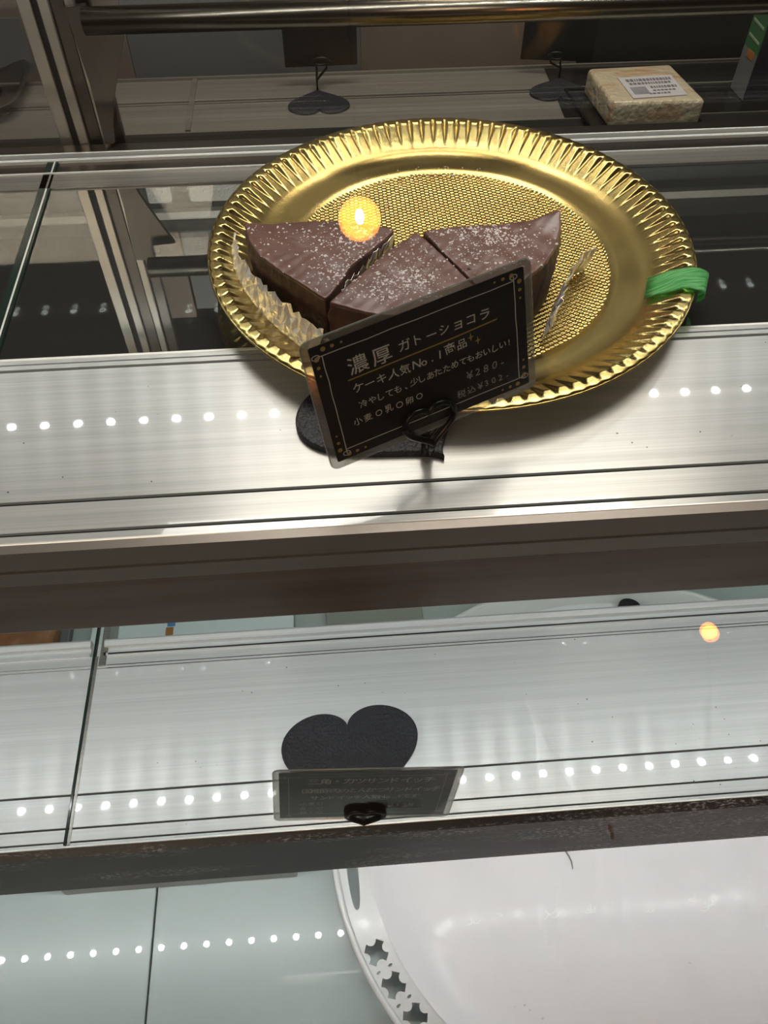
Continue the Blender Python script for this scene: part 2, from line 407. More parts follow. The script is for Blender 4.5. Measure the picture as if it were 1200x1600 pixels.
# ------------------------------------------------------------------ rear sliding doors
def rear_door(label, xa, xb, y, stiles):
    t = thing('sliding_door', label, 'door', ((xa + xb) / 2, y, S1 - 0.5))
    link('glass_pane', boxbm(xa, xb, y - 0.002, y + 0.002, S3 + 0.0, 0.02, 0.0005, 1), M_glass_door, t)
    for (a, b_, dy, mt) in stiles:
        link('stile', boxbm(a, b_, y - dy, y + 0.004, S3 + 0.0, 0.02, 0.0008, 2), mt, t)
    return t
rear_door('left sliding glass door with a bright steel stile', X0, -0.1875, 0.618, [(-0.1968, -0.1878, 0.008, M_steel)])
rear_door('right sliding glass door with steel stile faces coloured as shaded and lit', -0.1823, X1, 0.614, [(-0.1823, -0.1752, 0.008, M_steel), (-0.1752, -0.1655, 0.005, M_steel_dark), (-0.1652, -0.1590, 0.007, M_steel), (-0.1590, -0.150, 0.003, M_steel_dark)])  # dark and bright steel stand for the stile's shaded and lit faces
tag(link('door_gasket', boxbm(-0.1875, -0.1826, 0.612, 0.618, S3, 0.02), M_rubber), 'black rubber gasket between the two sliding doors', 'gasket')

# ------------------------------------------------------------------ sloping front glass
fg = thing('front_glass', 'clear sloping glass pane across the front of the display case', 'glass', (0, 0.06, S3))
bm = bmesh.new()
def gy(z): return 0.335 + 0.375 * z
zt, zb = 0.10, S3 + 0.0
# straight above, curving forward below the lower shelf
def gyc(z):
    return gy(z) if z > -0.60 else gy(-0.60) + 0.375 * (z + 0.60) - 2.05 * (z + 0.60) ** 2
zs = [zt, -0.60] + [-0.60 - 0.22 * k / 14 for k in range(1, 15)]
pr = [(gyc(z), z) for z in zs] + [(gyc(z) - 0.004, z) for z in reversed(zs)]
link('pane', extrude_x(pr, X0, X1), M_glass, fg)

# ------------------------------------------------------------------ the far counter beyond the doors
M_far = brushed('far_aluminium', (0.17, 0.165, 0.155), (0.23, 0.22, 0.20), 0.4, 0.4, 0.5, 0.0, 500, 90)
M_grey_panel = pbr('grey_panel', (0.15, 0.165, 0.18), 0.5)
M_brown_panel = pbr('brown_panel', (0.21, 0.17, 0.15), 0.6)
M_black_panel = pbr('black_panel', (0.012, 0.012, 0.011), 0.5)
fc = thing('far_shelf', 'dim aluminium shelf of the case behind, seen through the sliding doors', 'shelf', (0.2, 1.2, SB))
link('board', extrude_x(plank(SB, 1.120, 1.276, [(1.2, 0.003, 0.002)], 0.02), X0, X1), M_far, fc)
link('back_lip', boxbm(X0, X1, 1.2725, 1.2765, SB, SB + 0.004), M_alu_dull, fc)
link('ridge', boxbm(X0, X1, 1.204, 1.2075, SB, SB + 0.0025), M_alu_dull, fc)
link('front_ledge', boxbm(X0, X1, 1.05, 1.118, SB - 0.05, SB - 0.004), M_black_panel, fc)
link('joint_strip', boxbm(-0.191, -0.184, 1.122, 1.272, SB, SB + 0.003), M_alu_dull, fc)
pn = thing('far_partition', 'grey and brown partition standing behind the far shelf', 'partition', (0.2, 1.36, -EYE))
pa = ony(560, 45, 1.35).x; pb = ony(200, 60, 1.35).x; pc = ony(905, 60, 1.35).x
link('grey_sheet', boxbm(pb, pa + 0.002, 1.345, 1.355, SB - 0.2, 0.10), M_grey_panel, pn)
link('brown_sheet', boxbm(X0, pb - 0.001, 1.345, 1.355, SB - 0.2, 0.10), M_brown_panel, pn)
link('brown_sheet', boxbm(pa + 0.003, pc, 1.345, 1.355, SB - 0.2, 0.10), M_brown_panel, pn)
link('black_sheet', boxbm(pc + 0.001, X1 + 0.2, 1.345, 1.355, SB - 0.2, 0.25), M_black_panel, pn)

# ------------------------------------------------------------------ card stands: black heart base, wire heart clip
M_black_base = pbr('black_leatherette', (0.009, 0.010, 0.016), 0.45, 0.0, 0.5, bump=((520, 520, 520), 1.0, 0.0016))
M_wire = pbr('black_wire', (0.003, 0.003, 0.003), 0.3, 0.0, 0.3)
M_paper = pbr('black_card', (0.004, 0.004, 0.0045), 0.4, 0.0, 0.25)
M_lam = glassy('laminate_film', (0.93, 0.93, 0.92), (1, 1, 1), 1.45, 0.03, 0.6, haze=0.004)
M_lam_edge = glassy('laminate_margin', (0.72, 0.72, 0.70), (1, 1, 1), 1.45, 0.12, 1.2, haze=0.16)
M_chalk = pbr('silver_ink', (0.80, 0.79, 0.75), 0.5)
M_chalk_dim = pbr('faded_ink', (0.42, 0.42, 0.40), 0.5)
M_chalk_faint = pbr('rubbed_ink', (0.22, 0.22, 0.21), 0.5)
M_goldink = pbr('gold_ink', (0.50, 0.34, 0.08), 0.4)
M_scratch = pbr('black_marker', (0.002, 0.002, 0.002), 0.25)

def heart_outline(n=96, w=0.095):
    """heart in local XY, tip at origin pointing -Y, lobes towards +Y"""
    pts = []
    for i in range(n):
        t = 2 * math.pi * i / n
        x = 16 * math.sin(t) ** 3
        y = 12.4 * math.cos(t) - 3.4 * math.cos(2 * t) - 1.7 * math.cos(3 * t) - 0.6 * math.cos(4 * t)
        pts.append((x, y))
    ymin = min(p[1] for p in pts); s = w / 32.0
    return [(p[0] * s, (p[1] - ymin) * s * 1.0) for p in pts]

def heart_base(parent, loc, ang, w=0.095, th=0.0035, sy=1.0):
    bm = bmesh.new()
    o = heart_outline(96, w)
    c, s = math.cos(ang), math.sin(ang)
    def P(x, y, z): return (loc[0] + x * c - y * s, loc[1] + x * s + y * c, loc[2] + z)
    cy = w * 0.45
    prof = [(1.0, 0), (1.0, th - 0.001), (0.992, th - 0.0003), (0.975, th)]
    rings = []
    for k, z in prof:
        rings.append([bm.verts.new(P(x * k, (cy + (y - cy) * k) * sy, z)) for x, y in o])
    n = len(o)
    for a, b_ in zip(rings, rings[1:]):
        for i in range(n):
            bm.faces.new((a[i], a[(i + 1) % n], b_[(i + 1) % n], b_[i]))
    bm.faces.new(rings[-1]); bm.faces.new(rings[0][::-1])
    bmesh.ops.recalc_face_normals(bm, faces=bm.faces)
    return link('heart_base', bm, M_black_base, parent)

def card_frame(x, y, z, yaw, lean, roll):
    ux = Vector((math.cos(yaw), math.sin(yaw), 0)); n = Vector((-math.sin(yaw), math.cos(yaw), 0))
    uy = Vector((0, 0, math.cos(lean))) + n * math.sin(lean)
    a = ux * math.cos(roll) + uy * math.sin(roll); b_ = -ux * math.sin(roll) + uy * math.cos(roll)
    return Vector((x, y, z)), a, b_, a.cross(b_)

def rounded_rect(w, h, r, seg=5):
    pts = []
    for cx, cy, a0 in ((w / 2 - r, h / 2 - r, 0), (-w / 2 + r, h / 2 - r, 90), (-w / 2 + r, -h / 2 + r, 180), (w / 2 - r, -h / 2 + r, 270)):
        for i in range(seg + 1):
            a = R(a0 + 90 * i / seg); pts.append((cx + r * math.cos(a), cy + r * math.sin(a)))
    return pts

def slab_in_frame(fr, outline, d0, d1):
    o, a, b_, n = fr
    bm = bmesh.new()
    A = [bm.verts.new(o + a * x + b_ * y + n * d0) for x, y in outline]
    B = [bm.verts.new(o + a * x + b_ * y + n * d1) for x, y in outline]
    bm.faces.new(A[::-1]); bm.faces.new(B)
    for i in range(len(A)):
        bm.faces.new((A[i], A[(i + 1) % len(A)], B[(i + 1) % len(A)], B[i]))
    bmesh.ops.recalc_face_normals(bm, faces=bm.faces)
    return bm

def stroke(bm, fr, pts, w, d):
    o, a, b_, n = fr
    for i in range(len(pts) - 1):
        p, q = Vector(pts[i]), Vector(pts[i + 1])
        t = q - p
        if t.length < 1e-7: continue
        t.normalize(); s = Vector((-t.y, t.x)) * w / 2
        p2, q2 = p - t * w * 0.3, q + t * w * 0.3
        vv = [bm.verts.new(o + a * k.x + b_ * k.y + n * d) for k in (p2 - s, q2 - s, q2 + s, p2 + s)]
        bm.faces.new(vv)

def dot(bm, fr, x, y, r, d, n_=10):
    o, a, b_, n = fr
    bm.faces.new([bm.verts.new(o + a * (x + r * math.cos(2 * math.pi * k / n_)) + b_ * (y + r * math.sin(2 * math.pi * k / n_)) + n * d) for k in range(n_)])

_glyph = {}
def glyph_mesh(ch):
    if ch in _glyph: return _glyph[ch]
    cu = bpy.data.curves.new('glyph', 'FONT'); cu.body = ch; cu.size = 1.0; cu.resolution_u = 2; cu.offset = 0.006
    ob = bpy.data.objects.new('glyph', cu); scene.collection.objects.link(ob)
    bpy.context.view_layer.update()
    dg = bpy.context.evaluated_depsgraph_get()
    me = ob.evaluated_get(dg).to_mesh()
    vs_ = [tuple(v.co) for v in me.vertices]; fs_ = [tuple(p.vertices) for p in me.polygons]
    ob.evaluated_get(dg).to_mesh_clear()
    bpy.data.objects.remove(ob); bpy.data.curves.remove(cu)
    if vs_:
        x0 = min(v[0] for v in vs_); x1 = max(v[0] for v in vs_)
    else: x0, x1 = 0, 0.3
    _glyph[ch] = (vs_, fs_, x0, x1)
    return _glyph[ch]

def write(bm, fr, text, x, y, size, d, pitch=None, slope=0.0, jit=0.05, xs=1.0):
    o, a, b_, n = fr
    rnd = random.Random(len(text) * 7 + int(x * 1e4))
    for ch in text:
        if ch == ' ':
            x += (pitch or size) * 0.5; continue
        vs_, fs_, x0, x1 = glyph_mesh(ch)
        cjk = ord(ch) > 0x2000
        adv = (pitch or size * 1.05) * (1.0 if cjk else 0.66)
        w = (x1 - x0) * size * xs
        ang = rnd.uniform(-jit, jit) * 2; sc = size * rnd.uniform(1 - jit, 1 + jit)
        sh = rnd.uniform(-0.10, 0.10)
        ca, sa = math.cos(ang), math.sin(ang)
        ox = x + (adv - w) / 2; oy = y + rnd.uniform(-jit, jit) * size
        nv = []
        for vx, vy, _ in vs_:
            lx = (vx - x0) * sc * xs + vy * sc * sh; ly = vy * sc
            px_, py_ = ox + lx * ca - ly * sa, oy + lx * sa + ly * ca
            nv.append(bm.verts.new(o + a * px_ + b_ * py_ + n * d))
        for f in fs_:
            try: bm.faces.new([nv[i] for i in f])
            except ValueError: pass
        x += adv; y += slope * adv

def wire_clip(parent, fr, cx, cy, rw, rh, thick, foot, d=0.0022, n=44):
    """black wire bent to a heart loop on the front of the card, its stem runs down to the base"""
    o, a, b_, nn = fr
    base = heart_outline(n, rw * 2)
    hh = max(p[1] for p in base)
    pts = [o + a * (cx + x) + b_ * (cy - rh + y / hh * 2 * rh) + nn * d for x, y in base]
    bm = bmesh.new(); tube(bm, pts, thick, 10, True)
    link('front_loop', bm, M_wire, parent, True)
    pts2 = [p - nn * (2 * d + 0.0012) for p in pts]
    bm = bmesh.new(); tube(bm, pts2, thick, 10, True)
    link('rear_loop', bm, M_wire, parent, True)
    tipf = o + a * cx + b_ * (cy - rh) + nn * d; tipb = tipf - nn * (2 * d + 0.0012)
    ft = Vector(foot)
    bm = bmesh.new()
    mid = (tipf + ft) / 2 + nn * 0.0005
    tube(bm, [tipf, mid, ft + Vector((0.0012, 0, 0.004)), ft + Vector((0.001, 0, 0.002))], thick, 10)
    tube(bm, [tipb, (tipb + ft) / 2, ft + Vector((-0.0012, 0, 0.004)), ft + Vector((-0.001, 0, 0.002))], thick, 10)
    tube(bm, [ft + Vector((0, 0, 0.001)), ft + Vector((0, 0, 0.008))], 0.0035, 12)
    link('stem', bm, M_wire, parent, True)

W, H = 0.110, 0.070
def card(label, fr, writer, margin=0.0035):
    t = thing('price_card', label, 'card', tuple(fr[0] - fr[2] * H / 2))
    link('black_paper', slab_in_frame(fr, rounded_rect(W - 2 * margin, H - 2 * margin, 0.0005, 1), -0.0002, 0.0002), M_paper, t)
    # laminate: film over the paper and clear margin round it
    link('laminate_film', slab_in_frame(fr, rounded_rect(W, H, 0.004), 0.00045, 0.0006), M_lam, t)
    link('laminate_back', slab_in_frame(fr, rounded_rect(W, H, 0.004), -0.0006, -0.00045), M_lam_edge, t)
    o, a, b_, n = fr
    bm = bmesh.new()
    ou = rounded_rect(W, H, 0.004)
    tube(bm, [o + a * x + b_ * y for x, y in ou], 0.00045, 6, True)
    link('laminate_rim', bm, M_lam_edge, t)
    writer(t, fr, 0.0003)
    return t

def border(fr, d, bw, bg, w=0.00045, ins=0.0088, full=True):
    x, y = W / 2 - ins, H / 2 - ins
    rnd = random.Random(3)
    def wob(p, q, n=8):
        return [(p[0] + (q[0] - p[0]) * i / n + rnd.uniform(-1, 1) * 0.00025, p[1] + (q[1] - p[1]) * i / n + rnd.uniform(-1, 1) * 0.00025) for i in range(n + 1)]
    for p, q in (((-x - .003, y), (x, y)), ((x, y + .002), (x, -y)), ((x + .003, -y), (-x, -y)), ((-x, -y - .002), (-x, y))):
        stroke(bw, fr, wob(p, q), w, d)
    for cx, cy in ((-x - .003, y), (x, y + .002), (x + .003, -y), (-x, -y - .002)):
        stroke(bw, fr, [(cx + .0018 * math.cos(k * math.pi / 6) * (1 if cx > 0 else 1), cy + .0012 * math.sin(k * math.pi / 6)) for k in range(13)], w, d)
    if full:
        for sx in (-1, 1):
            for sy in (-1, 1):
                for k, r_ in enumerate((0.0012, 0.0009, 0.0006)):
                    dot(bg, fr, sx * (x - 0.001 - k * 0.0042), sy * (H / 2 - 0.0058), r_, d)
                    dot(bg, fr, sx * (W / 2 - 0.0060), sy * (y - 0.001 - k * 0.0042), r_, d)

def writer_gateau(t, fr, d):
    w1, g, s = bmesh.new(), bmesh.new(), bmesh.new()
    border(fr, d, w1, g)
    stroke(g, fr, [(-0.0375, 0.0095), (-0.01, 0.0098), (0.015, 0.0100), (0.0365, 0.0108)], 0.0007, d)
    for cx, cy in ((0.0228, 0.0068), (0.0262, 0.0038)):
        o, a, b_, n = fr
        g.faces.new([g.verts.new(o + a * (cx + x) + b_ * (cy + y) + n * d) for x, y in ((-.0017, 0), (-.0004, -.0004), (0, -.0024), (.0004, -.0004), (.0017, 0), (.0004, .0004), (0, .0024), (-.0004, .0004))])
    write(w1, fr, '濃厚', -0.0370, 0.0120, 0.0098, d, pitch=0.0112)
    write(w1, fr, 'ガトーショコラ', -0.0125, 0.0138, 0.0062, d, pitch=0.0066)
    write(w1, fr, 'ケーキ人気', -0.0370, 0.0020, 0.0056, d, pitch=0.0058)
    write(w1, fr, 'No.1', -0.0072, 0.0022, 0.0062, d, pitch=0.0060)
    write(w1, fr, '商品', 0.0092, 0.0028, 0.0058, d, pitch=0.0060)
    write(w1, fr, '冷やしても、少しあたためてもおいしい!', -0.0350, -0.0068, 0.0044, d, pitch=0.0042, slope=0.02)
    write(w1, fr, '小麦○乳○卵○', -0.0400, -0.0150, 0.0044, d, pitch=0.0052)
    link('silver_writing', w1, M_chalk, t)
    w2 = bmesh.new()
    write(w2, fr, '¥280-', 0.0180, -0.0150, 0.0058, d, pitch=0.0066)
    write(w2, fr, '税込¥302-', 0.0120, -0.0232, 0.0048, d, pitch=0.0056)
    link('price_writing', w2, M_chalk_dim, t)
    link('gold_decoration', g, M_goldink, t)
    rnd = random.Random(5)
    for _ in range(26):
        x, y = rnd.uniform(0.004, 0.036), rnd.uniform(-0.020, -0.008)
        stroke(s, fr, [(x, y), (x + rnd.uniform(-.004, .004), y + rnd.uniform(-.006, .006)), (x + rnd.uniform(-.006, .006), y + rnd.uniform(-.004, .004))], 0.0006, d * 0.9)
    link('rubbed_marks', s, pbr('rub_mark', (0.022, 0.022, 0.022), 0.2), t)

def writer_sandwich(t, fr, d):
    w1, s = bmesh.new(), bmesh.new()
    border(fr, d, w1, w1, 0.0004, 0.009, False)
    link('faint_border', w1, M_chalk_faint, t)
    w2 = bmesh.new()
    write(w2, fr, '三角・カツサンドイッチ', -0.0350, 0.0170, 0.0080, d, pitch=0.0068, jit=0.03)
    write(w2, fr, '国産豚肉のとんかつサンドイッチ', -0.0380, 0.0048, 0.0068, d, pitch=0.0055, slope=0.0, jit=0.03)
    write(w2, fr, 'サンドイッチ人気No.1です', -0.0330, -0.0045, 0.0058, d, pitch=0.0052, jit=0.03)
    link('silver_writing', w2, M_chalk_dim, t)
    w3 = bmesh.new()
    for k, tx in enumerate(('小麦○', '乳・○', '卵・○')):
        write(w3, fr, tx, -0.0400, -0.0130 - k * 0.0062, 0.0046, d, pitch=0.0052)
    write(w3, fr, '¥320-', 0.0130, -0.0170, 0.0068, d * 2.2, pitch=0.0070)
    link('faded_writing', w3, M_chalk_faint, t)
    rnd = random.Random(8)
    for _ in range(60):
        y = rnd.uniform(-0.019, -0.0075); x = rnd.uniform(-0.001, 0.008)
        stroke(s, fr, [(x, y), (rnd.uniform(0.028, 0.036), y + rnd.uniform(-.002, .002))], 0.0011, d * 1.5)
    link('crossed_out_patch', s, M_scratch, t)

# upper stand and card
fr1 = card_frame(0.0402, 0.2782, -0.2566, 0.3484, 0.1878, 0.0937)
st = thing('card_stand', 'black heart shaped card stand beside the gold platter, turned to the left', 'card stand', (0.046, 0.282, S1))
foot1 = onz(668, 706, S1 + 0.003)
tip1 = onz(694, 720, S1)
heart_base(st, (tip1.x, tip1.y, S1), R(33), 0.101, 0.0045)
o_, a_, b__, n_ = fr1
def in_frame(fr, u, v):
    o, a, b_, n = fr
    d = ray(u, v); t_ = o.dot(n) / d.dot(n); P = d * t_ - o
    return P.dot(a), P.dot(b_)
cx, cy = in_frame(fr1, 670, 662)
wire_clip(st, fr1, cx, cy, 0.0132, 0.0112, 0.0016, foot1)
card('black laminated card with silver handwriting leaning against the chocolate cakes', fr1, writer_gateau)
# lower stand and card
fr2 = card_frame(0.0013, 0.1687, -0.4974, -0.013, 0.082, -0.0881)
st = thing('card_stand', 'black heart shaped card stand alone on the lower aluminium shelf', 'card stand', (0.0, 0.18, S2))
foot2 = Vector((-0.0008, 0.181, S2 + 0.003))
heart_base(st, (foot2.x - 0.001, foot2.y - 0.006, S2), R(6), 0.0965)
cx, cy = in_frame(fr2, 570, 1271)
wire_clip(st, fr2, cx, cy, 0.0118, 0.0098, 0.0018, foot2)
card('grey looking laminated card with faded writing upright on the lower shelf', fr2, writer_sandwich)

# far stands: the cards turn their backs
def far_stand(u, v, yaw, label_s, label_c, cu, cv):
    p = onz(u, v, SB)
    s_ = thing('card_stand', label_s, 'card stand', (p.x, p.y, SB), 'card stands in the case behind')
    heart_base(s_, (p.x, p.y + 0.028, SB), math.pi + yaw, 0.088, 0.004)
    q = ony(cu, cv, p.y + 0.04)
    fr = card_frame(q.x, q.y, q.z, math.pi + yaw, 0.05, 0.0)
    t = thing('price_card', label_c, 'card', tuple(q), 'backs of cards in the case behind')
    link('black_paper', slab_in_frame(fr, rounded_rect(W - 0.006, H - 0.004, 0.001, 1), -0.0003, 0.0003), M_paper, t)
    bm = bmesh.new()
    o, a, b_, n = fr
    top = o - b_ * (H / 2 - 0.006); foot = Vector((p.x, p.y + 0.024, SB + 0.004))
    for sx in (-1, 1):
        tube(bm, [top + a * sx * 0.009 - n * 0.003 + b_ * 0.004, top + a * sx * 0.007 - n * 0.003 - b_ * 0.006, foot + Vector((0, 0, 0.014)), foot], 0.0017, 8)
    tube(bm, [top + a * math.cos(k) * 0.011 - n * 0.003 + b_ * (0.004 + 0.005 * math.sin(k)) for k in [i * math.pi / 10 for i in range(21)]][:-1], 0.0017, 8, True)
    link('wire_clip', bm, M_wire, s_, True)
far_stand(497, 157, 0.02, 'dark heart stand in the case behind, under the left card back', 'square black card back in the case behind, above the left heart stand', 500, 66)
far_stand(878, 138, -0.15, 'dark heart stand in the case behind, next to the wrapped sandwich', 'dark card back in the case behind, left of the wrapped sandwich', 874, 58)
# third card at the far left behind the stile
q = ony(2, 72, 1.30)
fr = card_frame(q.x, q.y, q.z, math.pi, 0.05, 0)
t = thing('price_card', 'dark card back at far left beyond the left sliding door', 'card', tuple(q))
link('black_paper', slab_in_frame(fr, rounded_rect(0.075, 0.075, 0.001, 1), -0.0003, 0.0003), M_grey_panel, t)
bm = bmesh.new(); tube(bm, [q - Vector((0, 0, 0.036)), Vector((q.x, q.y, SB))], 0.0018, 8)
link('wire_foot', bm, M_wire, t)

# ------------------------------------------------------------------ far goods: sandwich pack, carton, metal tray
def prism(pts_bottom, pts_top, bevel=0.0, seg=3):
    bm = bmesh.new()
    A = [bm.verts.new(p) for p in pts_bottom]; B = [bm.verts.new(p) for p in pts_top]
    n = len(A)
    bm.faces.new(A[::-1]); bm.faces.new(B)
    for i in range(n): bm.faces.new((A[i], A[(i + 1) % n], B[(i + 1) % n], B[i]))
    bmesh.ops.recalc_face_normals(bm, faces=bm.faces)
    if bevel: bmesh.ops.bevel(bm, geom=bm.edges[:], offset=bevel, segments=seg, affect='EDGES', profile=0.5)
    return bm

M_bread = pbr('wrapped_bread', (0.56, 0.50, 0.37), 0.35, 0.0, 0.6, coat=0.6, coat_rough=0.15, colvar=((14, 90, 40), (0.50, 0.30, 0.17), 0.50, 0.68), bump=((90, 90, 90), 0.7, 0.006))
M_white_lab = pbr('white_label', (0.55, 0.55, 0.60), 0.5)
M_ink_grey = pbr('grey_print', (0.16, 0.16, 0.20), 0.6)
PT = SB + 0.040
top4 = [onz(*p, PT) for p in ((958, 160), (1104, 156), (1048, 99), (918, 106))]
low4 = [Vector((p.x, p.y, SB + 0.004)) for p in top4]
cpk = sum(top4, Vector()) / 4
sp = thing('sandwich_pack', 'cream coloured wrapped sandwich pack with a white label on a black tray', 'food pack', (cpk.x, cpk.y, SB))
bm = prism(low4, top4, 0.006, 4)
bmesh.ops.subdivide_edges(bm, edges=bm.edges[:], cuts=3, use_grid_fill=True)
link('wrapped_sandwich', bm, M_bread, sp, True)
LZ = PT + 0.0012
lab = [onz(*p, LZ) for p in ((990, 154), (1074, 148), (1048, 117), (965, 122))]
link('label', prism([p - Vector((0, 0, 0.001)) for p in lab], [p + Vector((0, 0, 0.0004)) for p in lab]), M_white_lab, sp)
bm = bmesh.new()
def labpt(s, t_): 
    a = lab[3].lerp(lab[2], s); b_ = lab[0].lerp(lab[1], s); return a.lerp(b_, t_) + Vector((0, 0, 0.0008))
rnd = random.Random(2)
for row, (t0, t1, s0, s1) in enumerate(((0.12, 0.24, 0.1, 0.95), (0.30, 0.40, 0.12, 0.9), (0.50, 0.60, 0.45, 0.95), (0.68, 0.74, 0.45, 0.85), (0.82, 0.88, 0.35, 0.7))):
    s = s0
    while s < s1:
        w = rnd.uniform(0.02, 0.06)
        bm.faces.new([bm.verts.new(labpt(a, b_)) for a, b_ in ((s, t1), (s + w, t1), (s + w, t0), (s, t0))]); s += w + 0.02
s = 0.08
while s < 0.36:
    w = rnd.choice((0.008, 0.016)); bm.faces.new([bm.verts.new(labpt(a, b_)) for a, b_ in ((s, 0.85), (s + w, 0.85), (s + w, 0.5), (s, 0.5))]); s += w + 0.014
link('label_print', bm, M_ink_grey, sp)
ex = (low4[1] - low4[0]).normalized(); ey = (low4[3] - low4[0]).normalized()
tr4 = [low4[0] - ex * 0.022 - ey * 0.012, low4[1] + ex * 0.006 - ey * 0.012, low4[2] + ex * 0.006 + ey * 0.01, low4[3] - ex * 0.022 + ey * 0.01]
M_blackplastic = pbr('black_plastic', (0.012, 0.012, 0.012), 0.2, 0.0, 0.5)
tp = thing('serving_tray', 'shallow black plastic tray under the wrapped sandwich', 'tray', (cpk.x, cpk.y, SB))
link('tray_floor', prism([Vector((p.x, p.y, SB)) for p in tr4], [Vector((p.x, p.y, SB + 0.0035)) for p in tr4], 0.0008, 1), M_blackplastic, tp)
bm = bmesh.new(); tube(bm, [Vector((p.x, p.y, SB + 0.006)) for p in tr4], 0.0025, 8, True)
link('tray_rim', bm, M_blackplastic, tp, True)

M_green = pbr('green_print', (0.05, 0.16, 0.06), 0.45); M_greenl = pbr('pale_green_print', (0.30, 0.42, 0.28), 0.45)
M_carton = pbr('carton_white', (0.17, 0.18, 0.19), 0.5); M_cartdark = pbr('carton_navy', (0.02, 0.02, 0.035), 0.4)
M_violet = pbr('violet_print', (0.22, 0.08, 0.30), 0.5); M_orange = pbr('orange_print', (0.42, 0.17, 0.05), 0.5)
c0 = onz(1160, 159, SB); c1 = onz(1141, 138, SB)
ed = Vector((c0.x - c1.x, c0.y - c1.y, 0)); perp = Vector((-ed.y, ed.x, 0)).normalized() * 0.075
if perp.x < 0: perp = -perp
hgt = 0.145
ct = thing('carton', 'green striped drink carton with a dark side at the right edge behind the case', 'carton', (c0.x, c0.y, SB))
b4 = [c1, c0, c0 + perp, c1 + perp]
link('carton_body', prism(b4, [p + Vector((0, 0, hgt)) for p in b4], 0.001, 2), M_cartdark, ct)
nrm = -perp.normalized()
def strip(s0, s1, z0, z1, mt, nm, dd=0.0008, slant=0.0):
    P = [c1 + ed * s0 + Vector((0, 0, z0)), c1 + ed * s1 + Vector((0, 0, z0 - slant)), c1 + ed * s1 + Vector((0, 0, z1 - slant)), c1 + ed * s0 + Vector((0, 0, z1))]
    link(nm, prism([p + nrm * 0.0002 for p in P], [p + nrm * dd for p in P]), mt, ct)
strip(0.02, 0.98, 0.002, 0.062, M_carton, 'pale_panel')
strip(0.02, 0.98, 0.062, 0.140, M_green, 'green_panel')
strip(0.35, 0.80, 0.052, 0.062, M_orange, 'picture_spot', 0.0014)
for k in range(3): strip(0.12, 0.86, 0.076 + k * 0.019, 0.079 + k * 0.019, M_greenl, 'pale_stripe', 0.0014, 0.002)
strip(0.3, 0.75, 0.128, 0.138, M_violet, 'violet_spot', 0.0014)

xm = onz(872, 160, SB).x
tag(link('shelf_mat', boxbm(xm, X1, 1.122, 1.271, SB + 0.0001, SB + 0.0006), M_blackplastic), 'glossy black mat under the wrapped sandwich and the carton', 'mat')
M_pan = pbr('pan_steel', (0.55, 0.54, 0.52), 0.2, 1.0)
pc_ = onz(-60, 158, SB)
mp_ = thing('metal_tray', 'rounded shiny metal pan at far left beyond the left sliding door', 'pan', (pc_.x, pc_.y, SB))
bm = bmesh.new()
rings = []
for k, (sx, sy, z) in enumerate(((0.06, 0.045, 0.001), (0.088, 0.062, 0.002), (0.10, 0.074, 0.022), (0.108, 0.082, 0.026), (0.110, 0.084, 0.024))):
    ring = []
    for i in range(48):
        t_ = 2 * math.pi * i / 48
        cx_, sy_ = math.cos(t_), math.sin(t_)
        x = math.copysign(abs(cx_) ** 0.5, cx_) * sx * 0.9; y = math.copysign(abs(sy_) ** 0.5, sy_) * sy
        ring.append(bm.verts.new((pc_.x + x, pc_.y + y, SB + z)))
    rings.append(ring)
bm.faces.new(rings[0])
for a, b_ in zip(rings, rings[1:]):
    for i in range(48): bm.faces.new((a[i], a[(i + 1) % 48], b_[(i + 1) % 48], b_[i]))
bmesh.ops.solidify(bm, geom=bm.faces[:], thickness=0.001)
link('pan_shell', bm, M_pan, mp_, True)

# frosted light panels under the hood of the far case (seen mirrored in the smoked shelf)
M_frost = pbr('frosted_panel', (0.6, 0.6, 0.58), 0.6, emit=((1.0, 0.97, 0.92), 0.35), bump=((300, 300, 300), 0.8, 0.01))
hd = thing('far_hood', 'dark hood with frosted light panels over the far shelf', 'hood', (0.2, 1.25, 0.1))
for xa, xb in ((-0.312, -0.272), (-0.240, -0.110)):
    link('frosted_panel', boxbm(xa, xb, 1.325, 1.335, 0.128, 0.168, 0.002, 1), M_frost, hd)
link('hood_back', boxbm(X0, X1 + 0.2, 1.336, 1.344, 0.11, 0.22), M_grey_panel, hd)
link('hood_rail', boxbm(X0, X1 + 0.2, 1.322, 1.335, 0.184, 0.198), M_edge, hd)
link('hood_groove', boxbm(X0, X1 + 0.2, 1.322, 1.335, 0.200, 0.222), M_black_panel, hd)
link('hood_panel', boxbm(-0.27, 0.30, 1.330, 1.340, 0.226, 0.40), M_grey_panel, hd)
link('hood_panel', boxbm(-0.42, -0.275, 1.330, 1.340, 0.226, 0.42), M_brown_panel, hd)

